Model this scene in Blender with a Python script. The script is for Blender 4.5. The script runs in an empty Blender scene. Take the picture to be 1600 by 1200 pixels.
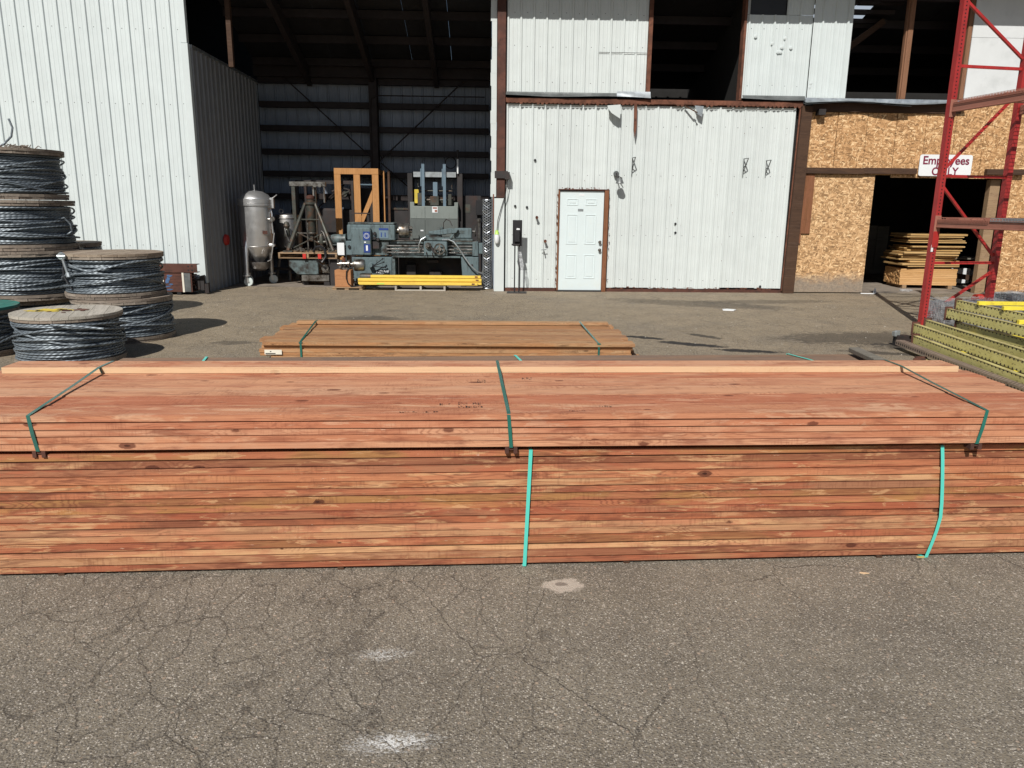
import bpy, bmesh, math, random
from mathutils import Vector, Matrix
random.seed(7)
R = math.radians
sc = bpy.context.scene
COL = sc.collection

# ------------------------------------------------------------------ camera
TH = math.atan(278/1190.); RO = 0.011; PSI = 0.035
f0 = Vector((math.sin(PSI), math.cos(PSI), 0)); r0 = Vector((math.cos(PSI), -math.sin(PSI), 0)); zz = Vector((0, 0, 1))
fw = f0*math.cos(TH) - zz*math.sin(TH); u0 = f0*math.sin(TH) + zz*math.cos(TH)
rt = r0*math.cos(RO) + u0*math.sin(RO); up = -r0*math.sin(RO) + u0*math.cos(RO)
cd = bpy.data.cameras.new('camera'); cam = bpy.data.objects.new('camera', cd); COL.objects.link(cam)
M = Matrix((rt, up, -fw)).transposed().to_4x4(); M.translation = Vector((0, 0, 1.72))
cam.matrix_world = M
cd.sensor_width = 36; cd.lens = 36*1190/1600.; cd.clip_start = .05; cd.clip_end = 2000
sc.camera = cam

# ------------------------------------------------------------------ light
EL, AZ = 43, 19
w = bpy.data.worlds.new('World'); sc.world = w; w.use_nodes = True
wn = w.node_tree; bg = wn.nodes['Background']
sky = wn.nodes.new('ShaderNodeTexSky'); sky.sky_type = 'NISHITA'; sky.sun_disc = False
sky.sun_elevation = R(EL); sky.sun_rotation = R(180+AZ)
wn.links.new(sky.outputs[0], bg.inputs[0]); bg.inputs[1].default_value = 0.05
sd = bpy.data.lights.new('sun', 'SUN'); sd.energy = 4.7; sd.angle = R(.5); sd.color = (1, .965, .905)
sun = bpy.data.objects.new('sun', sd); COL.objects.link(sun)
sdir = Vector((math.sin(R(AZ))*math.cos(R(EL)), math.cos(R(AZ))*math.cos(R(EL)), -math.sin(R(EL))))
sun.rotation_euler = sdir.to_track_quat('-Z', 'Y').to_euler()
sc.view_settings.view_transform = 'Standard'; sc.view_settings.look = 'None'
sc.view_settings.gamma = 1; sc.view_settings.use_curve_mapping = False
sc.view_settings.exposure = 0.0
sc.render.resolution_x = 1024; sc.render.resolution_y = 768

# ------------------------------------------------------------------ node helpers
class NT:
    def __init__(s, name):
        s.m = bpy.data.materials.new(name); s.m.use_nodes = True
        s.t = s.m.node_tree; s.n = s.t.nodes; s.bsdf = s.n['Principled BSDF']
    def new(s, typ, ins=None, **kw):
        nd = s.n.new(typ)
        for k, v in kw.items(): setattr(nd, k, v)
        for k, v in (ins or {}).items():
            i = nd.inputs[k]
            if isinstance(v, bpy.types.NodeSocket): s.t.links.new(v, i)
            else: i.default_value = v
        return nd
    def set(s, k, v):
        i = s.bsdf.inputs[k]
        if isinstance(v, bpy.types.NodeSocket): s.t.links.new(v, i)
        else: i.default_value = v
    def math(s, op, a, b=0., c=0., clamp=False):
        return s.new('ShaderNodeMath', {0: a, 1: b, 2: c}, operation=op, use_clamp=clamp).outputs[0]
    def noise(s, vec, scale, detail=3., rough=.55, dist=0.):
        return s.new('ShaderNodeTexNoise', {'Vector': vec, 'Scale': scale, 'Detail': detail, 'Roughness': rough, 'Distortion': dist}).outputs[0]
    def ramp(s, fac, stops, interp='LINEAR'):
        nd = s.new('ShaderNodeValToRGB', {0: fac}); cr = nd.color_ramp; cr.interpolation = interp
        while len(cr.elements) < len(stops): cr.elements.new(.5)
        for e, (p, c) in zip(cr.elements, stops):
            e.position = p; e.color = (*c, 1) if len(c) == 3 else c
        return nd.outputs[0]
    def step(s, fac, lo, hi):
        return s.new('ShaderNodeMapRange', {0: fac, 1: lo, 2: hi, 3: 0., 4: 1.}).outputs[0]
    def mix(s, f, a, b, bt='MIX'):
        nd = s.n.new('ShaderNodeMix'); nd.data_type = 'RGBA'; nd.blend_type = bt
        for i, v in ((0, f), (6, a), (7, b)):
            if isinstance(v, bpy.types.NodeSocket): s.t.links.new(v, nd.inputs[i])
            else: nd.inputs[i].default_value = (*v, 1) if isinstance(v, tuple) and len(v) == 3 else v
        return nd.outputs[2]
    def coord(s, kind='Object'):
        return s.new('ShaderNodeTexCoord').outputs[kind]
    def mapv(s, vec, scale=(1, 1, 1), rot=(0, 0, 0), loc=(0, 0, 0)):
        return s.new('ShaderNodeMapping', {'Vector': vec, 'Scale': scale, 'Rotation': rot, 'Location': loc}).outputs[0]
    def rnd(s): return s.new('ShaderNodeObjectInfo').outputs['Random']
    def offs(s, vec, k=37.):
        r = s.rnd(); c = s.new('ShaderNodeCombineXYZ', {0: s.math('MULTIPLY', r, k), 1: s.math('MULTIPLY', r, k*1.7), 2: s.math('MULTIPLY', r, k*.6)}).outputs[0]
        return s.new('ShaderNodeVectorMath', {0: vec, 1: c}, operation='ADD').outputs[0]
    def bump(s, h, strength=.3, dist=.01):
        s.set('Normal', s.new('ShaderNodeBump', {'Height': h, 'Strength': strength, 'Distance': dist}).outputs[0])

def paint(name, col, rough=.5, metal=0., var=.15, dirt=None, damt=.35, dscale=4., bump=.05, streak=False, spec=None, rand=0.):
    t = NT(name); v = t.offs(t.coord())
    a = t.noise(v, 3.1, 5)
    c = t.mix(t.step(a, .3, .7), tuple(x*(1-var) for x in col), tuple(min(1, x*(1+var)) for x in col))
    if rand:
        c = t.mix(t.math('MULTIPLY', t.rnd(), rand), c, (0.02, 0.02, 0.02))
    if dirt:
        v2 = t.mapv(v, (4, 4, .7)) if streak else v
        d = t.step(t.noise(v2, dscale, 6, .65), .62-damt*.3, .78-damt*.2)
        c = t.mix(t.math('MULTIPLY', d, min(1, damt*2)), c, dirt)
    t.set('Base Color', c); t.set('Metallic', metal)
    t.set('Roughness', t.math('ADD', t.math('MULTIPLY', t.noise(v, 9, 4), .3), rough-.15))
    if spec is not None: t.set('Specular IOR Level', spec)
    if bump: t.bump(t.noise(v, 25, 4), bump, .01)
    return t.m

def wood(name, pal, dark, blot=None, grain=1., rough=.75, knot=.5, axis=0, smudge=0., weather=None, edge=None):
    t = NT(name); v = t.offs(t.coord(), 91.)
    def sc_(a, b): return tuple(a if i == axis else b for i in range(3))
    n = len(pal); r = t.rnd()
    def lut(f, p): return t.ramp(f, [(i/(n-1), q) for i, q in enumerate(p)])
    c = lut(r, pal); c2 = lut(t.math('FRACT', t.math('MULTIPLY', r, 7.31)), pal); c3 = lut(t.math('FRACT', t.math('MULTIPLY', r, 23.7)), pal)
    c = t.mix(t.step(t.noise(t.mapv(v, sc_(1.1, 6)), 1.1, 5, .62, .5), .46, .56), c, c2)
    c = t.mix(t.math('MULTIPLY', t.step(t.noise(t.mapv(v, sc_(2.3, 9), loc=(5, 3, 1)), 1.1, 5, .65, .4), .54, .60), .7), c, c3)
    if blot:
        bl = t.noise(t.mapv(v, sc_(2.6, 17)), 1.3, 6, .66, .6)
        c = t.mix(t.math('MULTIPLY', t.step(bl, .58, .61), .7), c, blot)
        bd = t.noise(t.mapv(v, sc_(3.3, 15), loc=(9, 2, 4)), 1.2, 5, .62, .3)
        c = t.mix(t.math('MULTIPLY', t.step(bd, .55, .68), .6), c, dark)
    vo = t.new('ShaderNodeTexVoronoi', {'Vector': t.mapv(v, sc_(4.2, 10.)), 'Scale': 1., 'Randomness': 1.})
    kd = vo.outputs['Distance']; kc = t.new('ShaderNodeSeparateColor', {0: vo.outputs['Color']}).outputs[0]
    on = t.step(kc, .60, .64)
    rad = t.math('ADD', .04, t.math('MULTIPLY', t.step(kc, .64, 1.), .13))
    near = t.math('MULTIPLY', on, t.math('SUBTRACT', 1., t.step(kd, .02, .55)))
    wv = t.math('ADD', t.noise(t.mapv(v, sc_(.55, 8)), 1.8, 3, .5, .8), t.math('MULTIPLY', near, .35))
    rg = t.math('ABSOLUTE', t.math('SUBTRACT', t.math('FRACT', t.math('MULTIPLY', wv, 13.)), .5))
    rgm = t.math('MULTIPLY', t.step(rg, .22, .44), t.step(t.noise(t.mapv(v, sc_(.8, 6), loc=(2, 8, 8)), 1.3, 2), .42, .60))
    fb = t.noise(t.mapv(v, sc_(3., 120)), 1.4, 4, .65)
    st = t.noise(t.mapv(v, sc_(1.1, 30)), 1.4, 4, .65)
    c = t.mix(t.math('MULTIPLY', rgm, .50*grain), c, dark)
    c = t.mix(t.math('MULTIPLY', t.step(fb, .46, .72), .22*grain), c, dark)
    c = t.mix(t.math('MULTIPLY', t.step(st, .54, .70), .28*grain), c, dark)
    c = t.mix(t.math('MULTIPLY', t.step(st, .44, .32), .25*grain), c, tuple(min(1, x*1.3+.05) for x in pal[len(pal)//2]))
    mm = t.math('MULTIPLY', t.step(t.noise(t.mapv(v, sc_(50, 5)), 2., 2, .5), .5, .64), t.step(t.noise(t.mapv(v, sc_(2.2, 7)), 1.3, 3), .52, .62))
    c = t.mix(t.math('MULTIPLY', mm, .28*grain), c, dark)
    if smudge:
        s2 = t.step(t.noise(t.mapv(v, sc_(5.5, 26)), 1.3, 6, .74), .655, .70)
        c = t.mix(t.math('MULTIPLY', s2, smudge), c, (.055, .034, .032))
        s3 = t.step(t.noise(t.mapv(v, sc_(8, 45), loc=(3, 3, 3)), 1.3, 6, .74), .66, .70)
        c = t.mix(t.math('MULTIPLY', s3, smudge*1.3), c, (.66, .47, .34))
    if knot:
        kk = t.math('ADD', kd, t.math('MULTIPLY', t.math('SUBTRACT', t.noise(v, 70, 3, .6), .5), .07))
        k = t.math('MULTIPLY', on, t.step(t.math('SUBTRACT', kk, rad), .015, -.015))
        c = t.mix(t.math('MULTIPLY', k, knot), c, (dark[0]*.55, dark[1]*.5, dark[2]*.5))
        k2 = t.math('MULTIPLY', on, t.step(t.math('SUBTRACT', kk, t.math('MULTIPLY', rad, .35)), .012, -.012))
        c = t.mix(t.math('MULTIPLY', k2, knot), c, (dark[0]*.18, dark[1]*.16, dark[2]*.18))
    if edge:   # grime on worn long board edges; also paints in the dark of the gaps
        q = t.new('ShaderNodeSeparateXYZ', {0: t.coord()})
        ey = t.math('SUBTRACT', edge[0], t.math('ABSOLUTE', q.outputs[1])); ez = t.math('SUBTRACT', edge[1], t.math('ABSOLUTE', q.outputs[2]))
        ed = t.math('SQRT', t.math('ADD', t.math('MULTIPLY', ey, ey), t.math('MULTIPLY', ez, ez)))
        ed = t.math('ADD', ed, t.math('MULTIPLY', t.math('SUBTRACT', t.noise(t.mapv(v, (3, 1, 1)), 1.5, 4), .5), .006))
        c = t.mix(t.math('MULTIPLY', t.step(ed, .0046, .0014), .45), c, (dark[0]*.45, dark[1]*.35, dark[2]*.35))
    if weather:
        c = t.mix(t.math('MULTIPLY', t.step(t.noise(v, 5, 5, .65), .4, .65), .8), c, weather)
    t.set('Base Color', c); t.set('Roughness', rough); t.set('Specular IOR Level', .25)
    t.bump(t.math('ADD', fb, t.math('MULTIPLY', st, .6)), .45, .004)
    return t.m

MT = {}
MT['siding'] = paint('white_siding', (.60, .655, .655), .45, var=.035, dirt=(.45, .42, .37), damt=.07, streak=True, bump=.03, spec=.4, rand=.05)
MT['siding_old'] = paint('old_white_siding', (.61, .655, .645), .5, var=.035, dirt=(.45, .41, .36), damt=.08, streak=True, bump=.03, spec=.4, rand=.07)
MT['siding_side'] = paint('shade_grey_siding', (.22, .225, .235), .5, var=.1, dirt=(.2, .2, .2), damt=.2, streak=True, bump=.03)  # the side wall's shade is darkened into this sheet colour
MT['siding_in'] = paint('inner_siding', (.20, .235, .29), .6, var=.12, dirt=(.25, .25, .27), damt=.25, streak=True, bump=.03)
MT['whitewood'] = paint('whitewashed_plywood', (.63, .65, .655), .7, var=.04, dirt=(.5, .52, .52), damt=.3, dscale=3., bump=.1)
MT['rust'] = paint('rusty_steel', (.095, .036, .024), .8, .1, var=.4, dirt=(.035, .018, .014), damt=.45, dscale=6, bump=.25)
MT['rustorange'] = paint('orange_rust', (.145, .056, .032), .9, 0, var=.4, dirt=(.06, .025, .015), damt=.45, dscale=9, bump=.3)
MT['darksteel'] = paint('dark_steel', (.03, .026, .026), .65, .2, var=.3, dirt=(.07, .03, .02), damt=.3)
MT['girt'] = paint('oxide_primed_steel', (.016, .010, .010), .7, .1, var=.3)
MT['black'] = paint('black_plastic', (.014, .014, .016), .45, var=.2)
MT['galv'] = paint('galvanised_steel', (.48, .52, .54), .38, .75, var=.2, dirt=(.3, .31, .31), damt=.4, dscale=7, bump=.06)
MT['flash'] = paint('dull_flashing', (.13, .14, .14), .5, .5, var=.3, dirt=(.30, .30, .30), damt=.3, dscale=3, bump=.2)
MT['ss'] = paint('brushed_stainless', (.66, .66, .66), .36, .82, var=.1, bump=.02)
MT['ssdull'] = paint('dull_stainless', (.30, .29, .28), .42, .9, var=.25, dirt=(.12, .08, .06), damt=.35)
MT['lathe'] = paint('grey_green_machine_paint', (.115, .158, .17), .42, 0., var=.14, dirt=(.03, .032, .03), damt=.38, dscale=5, streak=True, bump=.05)
MT['latheold'] = paint('grimy_machine_paint', (.11, .15, .155), .5, 0., var=.25, dirt=(.025, .02, .016), damt=.7, dscale=6, bump=.15)
MT['cab'] = paint('grey_cabinet_paint', (.20, .225, .21), .5, 0., var=.06, dirt=(.1, .11, .1), damt=.25, streak=True, bump=.02)
MT['cabdark'] = paint('darker_grey_cabinet_paint', (.11, .125, .118), .5, 0., var=.06, dirt=(.05, .05, .05), damt=.25, streak=True, bump=.02)
MT['bluegrey'] = paint('pale_blue_paint', (.13, .19, .24), .5, 0., var=.1, dirt=(.08, .08, .09), damt=.3)
MT['machined'] = paint('oily_machined_steel', (.32, .31, .29), .35, .85, var=.3, dirt=(.07, .05, .035), damt=.6, dscale=8)
MT['iron'] = paint('oily_iron', (.065, .068, .058), .5, .4, var=.4, dirt=(.12, .055, .03), damt=.45, dscale=7, bump=.2)
MT['red'] = paint('red_rack_paint', (.40, .026, .024), .45, 0., var=.2, dirt=(.12, .02, .02), damt=.35, dscale=9, bump=.05)
MT['salmon'] = paint('faded_salmon_paint', (.33, .135, .095), .6, 0., var=.1, dirt=(.2, .075, .05), damt=.3, dscale=4)
MT['yellow'] = paint('yellow_tube_paint', (.78, .55, .09), .42, 0., var=.06, dirt=(.45, .27, .03), damt=.25, dscale=5)
MT['brightyellow'] = paint('bright_yellow_paint', (.80, .66, .06), .5, 0., var=.08, dirt=(.3, .2, .05), damt=.35, dscale=7)
MT['lip'] = paint('worn_cream_edge', (.52, .46, .20), .5, 0., var=.15, dirt=(.16, .10, .05), damt=.4, dscale=9)
MT['blue'] = paint('blue_plate', (.02, .05, .22), .4, 0., var=.2)
MT['whiteplate'] = paint('white_plate', (.75, .77, .78), .4, 0., var=.04)
MT['doorwhite'] = paint('white_door_paint', (.64, .72, .73), .4, 0., var=.02, dirt=(.66, .67, .6), damt=.2, dscale=2.5, bump=.01)
MT['signink'] = paint('maroon_sign_ink', (.19, .018, .05), .5, 0., var=.05)
MT['redpaint'] = paint('bright_red_paint', (.5, .03, .02), .5, 0., var=.15)
MT['green'] = paint('green_reel_paint', (.04, .19, .155), .7, 0., var=.15, dirt=(.12, .16, .13), damt=.4, dscale=6)
MT['teal'] = paint('teal_strap', (.10, .60, .50), .4, 0., var=.05)
MT['dgreen'] = paint('dark_green_strap', (.018, .13, .10), .3, 0., var=.25, dirt=(.06, .11, .10), damt=.4)
MT['strapwhite'] = paint('white_strap', (.72, .68, .58), .6, 0., var=.1)
MT['bluechalk'] = paint('blue_spray_mark', (.06, .12, .24), .9, 0., var=.3)
MT['ochre'] = paint('yellow_reel_paint', (.62, .47, .05), .8, 0., var=.25, dirt=(.4, .34, .22), damt=.5, dscale=10)
MT['brownpaint'] = paint('brown_reel_paint', (.14, .07, .05), .8, 0., var=.25)
MT['lime'] = paint('lime_plastic', (.45, .7, .12), .4, 0., var=.1)
MT['drum'] = paint('dark_drum', (.02, .022, .026), .8)
MT['wheelwhite'] = paint('white_caster_wheel', (.62, .68, .66), .5)
MT['orangeblock'] = wood('orange_block_wood', [(.40, .185, .08), (.46, .22, .10)], (.2, .08, .035), knot=.2)
PALRED = [(.50, .20, .105), (.60, .29, .16), (.66, .37, .22), (.46, .17, .09), (.68, .42, .26), (.54, .21, .11), (.43, .15, .08)]
PALLOW = [(.53, .215, .105), (.36, .10, .05), (.64, .37, .19), (.24, .08, .045), (.44, .225, .08), (.42, .12, .062), (.58, .265, .14), (.28, .105, .055), (.50, .17, .09)]
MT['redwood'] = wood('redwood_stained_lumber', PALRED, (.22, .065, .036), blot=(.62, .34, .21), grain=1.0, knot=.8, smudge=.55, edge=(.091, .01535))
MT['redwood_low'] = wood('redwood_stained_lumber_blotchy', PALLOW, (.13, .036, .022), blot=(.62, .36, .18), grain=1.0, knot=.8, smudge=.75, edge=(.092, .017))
MT['paleedge'] = wood('pale_planed_edge', [(.62, .44, .27), (.66, .47, .29)], (.48, .28, .15), grain=.5, knot=.25)
MT['backwood'] = wood('weathered_brown_lumber', [(.22, .14, .10), (.27, .17, .11), (.20, .14, .105)], (.11, .07, .05), grain=.9, knot=.4, smudge=.3)
MT['tanwood'] = wood('tan_treated_lumber', [(.38, .20, .10), (.44, .26, .135), (.42, .20, .085), (.30, .155, .08)], (.13, .065, .032), blot=(.48, .31, .17), grain=.9, knot=.6, smudge=.3)
MT['pine'] = wood('orange_pine', [(.47, .235, .088), (.53, .275, .11), (.45, .22, .08)], (.27, .11, .035), grain=.8, knot=.85, axis=2)
MT['ply'] = wood('yellow_plywood_edges', [(.50, .32, .13), (.58, .38, .17), (.45, .28, .10)], (.26, .14, .05), grain=.8, knot=.1)
MT['stick'] = wood('fresh_sawn_lumber', [(.58, .33, .14), (.64, .39, .18), (.52, .29, .11)], (.36, .17, .06), grain=.7, knot=.3)
MT['greywood'] = wood('weathered_grey_plank', [(.20, .185, .15), (.25, .23, .19), (.17, .15, .125)], (.08, .07, .06), grain=1.1, knot=.3, smudge=.3)
MT['greywoodlight'] = wood('bleached_plank', [(.42, .39, .33), (.50, .46, .40), (.36, .33, .28)], (.17, .15, .12), grain=1., knot=.3, smudge=.3)
MT['reeledge'] = wood('reel_edge_wood', [(.20, .165, .135), (.30, .255, .205), (.25, .20, .16), (.36, .31, .255)], (.06, .045, .04), grain=1.1, knot=.2, smudge=.3)
MT['brownboard'] = wood('dark_brown_board', [(.06, .034, .022), (.09, .048, .028)], (.022, .012, .009), grain=1., knot=.4)
MT['doorframe'] = wood('door_frame_wood', [(.20, .085, .038), (.24, .10, .05)], (.08, .03, .015), grain=1., knot=.4, axis=2)
MT['stud'] = wood('brown_stud_wood', [(.22, .11, .06), (.26, .13, .075)], (.08, .04, .025), grain=1., knot=.6, axis=2)  # plain brown wood for studs and bench legs
MT['palletwood'] = wood('pallet_wood', [(.30, .20, .11), (.38, .26, .16), (.25, .16, .09)], (.10, .06, .035), grain=1., knot=.3, smudge=.3)

def m_osb(name, base=(.47, .26, .115), weather=False):
    t = NT(name); v = t.coord()
    v = t.new('ShaderNodeSeparateXYZ', {0: v})
    xz = t.new('ShaderNodeCombineXYZ', {0: v.outputs[0], 1: v.outputs[2], 2: 0.}).outputs[0]
    wob = t.new('ShaderNodeTexNoise', {'Vector': xz, 'Scale': 6., 'Detail': 2.}).outputs[1]
    xz = t.new('ShaderNodeVectorMath', {0: xz, 1: t.new('ShaderNodeVectorMath', {0: wob, 'Scale': .05}, operation='SCALE').outputs[0]}, operation='ADD').outputs[0]
    col = None; hh = None
    for i, (ang, s) in enumerate(((.5, 13), (-.55, 14), (1.35, 13), (-1.1, 15), (.1, 13.5))):
        vv = t.mapv(t.mapv(xz, (1, 1, 1), (0, 0, ang)), (s, s*3.3, 1), (0, 0, 0), (i*3.1, i*7.7, 0))
        vo = t.new('ShaderNodeTexVoronoi', {'Vector': vv, 'Scale': 1., 'Randomness': 1.})
        sep = t.new('ShaderNodeSeparateColor', {0: vo.outputs['Color']})
        shade = t.ramp(sep.outputs[0], [(0, tuple(x*.48 for x in base)), (.45, base), (.8, (base[0]*1.35, base[1]*1.45, base[2]*1.6)), (1, (.84, .60, .34))])
        if col is None: col, hh = shade, sep.outputs[1]
        else:
            msk = t.step(sep.outputs[1], .62, .64)
            col = t.mix(msk, col, shade); hh = t.math('MAXIMUM', hh, t.math('MULTIPLY', msk, sep.outputs[1]))
    col = t.mix(t.math('MULTIPLY', t.step(t.noise(xz, 60, 3), .5, .7), .3), col, (.18, .09, .035))
    if weather:
        zf = t.math('ADD', v.outputs[2], t.math('MULTIPLY', t.noise(xz, 5, 4), -.35))
        col = t.mix(t.math('MULTIPLY', t.step(zf, .28, .02), .85), col, t.mix(t.noise(xz, 30, 4), (.12, .10, .08), (.34, .30, .25)))
    t.set('Base Color', col); t.set('Roughness', .7); t.set('Specular IOR Level', .3)
    t.bump(hh, .4, .004)
    return t.m
MT['osb'] = m_osb('strand_board'); MT['osblow'] = m_osb('strand_board_weathered_foot', (.50, .295, .14), True)

def m_rackbeam():
    t = NT('olive_rack_beam_paint'); v = t.coord(); s = t.new('ShaderNodeSeparateXYZ', {0: v})
    a = t.noise(t.offs(v), 5, 5)
    c = t.mix(t.step(a, .3, .7), (.66, .58, .20), (.78, .71, .28))
    rust = t.step(t.noise(t.mapv(t.offs(v), (6, 14, 14)), 2.6, 6, .72), .57, .64)
    c = t.mix(t.math('MULTIPLY', rust, .8), c, (.10, .05, .025))
    # row of small punched holes along both edges of the face
    fx = t.math('SUBTRACT', t.math('FRACT', t.math('MULTIPLY', s.outputs[0], 14.)), .5)
    az = t.math('SUBTRACT', t.math('ABSOLUTE', s.outputs[2]), .047)
    d = t.math('SQRT', t.math('ADD', t.math('POWER', t.math('MULTIPLY', fx, .071), 2.), t.math('POWER', az, 2.)))
    c = t.mix(t.step(d, .015, .011), c, (.035, .02, .015))
    t.set('Base Color', c); t.set('Roughness', .5)
    return t.m
MT['rackbeam'] = m_rackbeam()

def m_punched(name, col, pitch, rows, rad, dirt, ax=0, ay=1, rows2=()):
    t = NT(name); v = t.coord(); s = t.new('ShaderNodeSeparateXYZ', {0: v})
    c = t.mix(t.step(t.noise(t.offs(v), 4, 5), .35, .65), tuple(x*.8 for x in col), col)
    c = t.mix(t.math('MULTIPLY', t.step(t.noise(t.offs(v), 13, 6, .7), .58, .68), .7), c, dirt)
    fx = t.math('MULTIPLY', t.math('SUBTRACT', t.math('FRACT', t.math('MULTIPLY', s.outputs[ax], 1/pitch)), .5), pitch)
    for q, r in [(ay, r) for r in rows]+[(2, r) for r in rows2]:
        dz = t.math('SUBTRACT', s.outputs[q], r)
        d = t.math('SQRT', t.math('ADD', t.math('POWER', fx, 2.), t.math('POWER', dz, 2.)))
        c = t.mix(t.step(d, rad*1.15, rad*.85), c, (.012, .006, .006))
    t.set('Base Color', c); t.set('Roughness', .5)
    return t.m
MT['upright'] = m_punched('red_punched_upright', (.38, .030, .028), .05, (-.0,), .011, (.14, .02, .02), 2, 0)
MT['lyingupright'] = m_punched('faded_punched_upright', (.32, .24, .19), .055, (-.025, .025), .015, (.12, .07, .05), 0, 1, (.002,))

def m_cable():
    t = NT('twisted_steel_cable'); uv = t.new('ShaderNodeUVMap').outputs[0]; s = t.new('ShaderNodeSeparateXYZ', {0: uv})
    k = t.math('ADD', t.math('MULTIPLY', s.outputs[1], 16.), t.math('MULTIPLY', s.outputs[0], 2.))
    h = t.math('ABSOLUTE', t.math('SINE', t.math('MULTIPLY', k, math.pi)))
    a = t.noise(t.offs(t.coord()), 5, 5)
    c = t.mix(t.step(a, .35, .65), (.13, .155, .18), (.235, .27, .295))
    c = t.mix(t.math('MULTIPLY', t.step(h, .5, .05), .75), c, (.012, .014, .018))
    t.set('Base Color', c); t.set('Metallic', .35); t.set('Roughness', .5)
    t.bump(h, .7, .004)
    return t.m
MT['cable'] = m_cable()

def m_mesh():
    t = NT('zinc_wire'); t.set('Base Color', (.42, .45, .48, 1)); t.set('Metallic', .7); t.set('Roughness', .4); return t.m
MT['wire'] = m_mesh()
def m_wrap():
    t = NT('clear_shrink_wrap'); v = t.coord()
    t.set('Base Color', t.mix(t.noise(v, 6, 4), (.55, .58, .60), (.80, .82, .84))); t.set('Roughness', .18)
    t.set('Alpha', t.math('ADD', .12, t.math('MULTIPLY', t.step(t.noise(t.mapv(v, (3, 9, 5)), 3, 6, .7), .42, .68), .55)))
    t.bump(t.noise(t.mapv(v, (4, 14, 9)), 3, 6, .7), .9, .03)
    return t.m
MT['wrap'] = m_wrap()
def m_sky():
    t = NT('translucent_roof_panel'); tr = t.new('ShaderNodeBsdfTranslucent', {0: (.75, .8, .85, 1)})
    t.t.links.new(tr.outputs[0], t.n['Material Output'].inputs[0]); return t.m
MT['skylight'] = m_sky()

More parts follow.
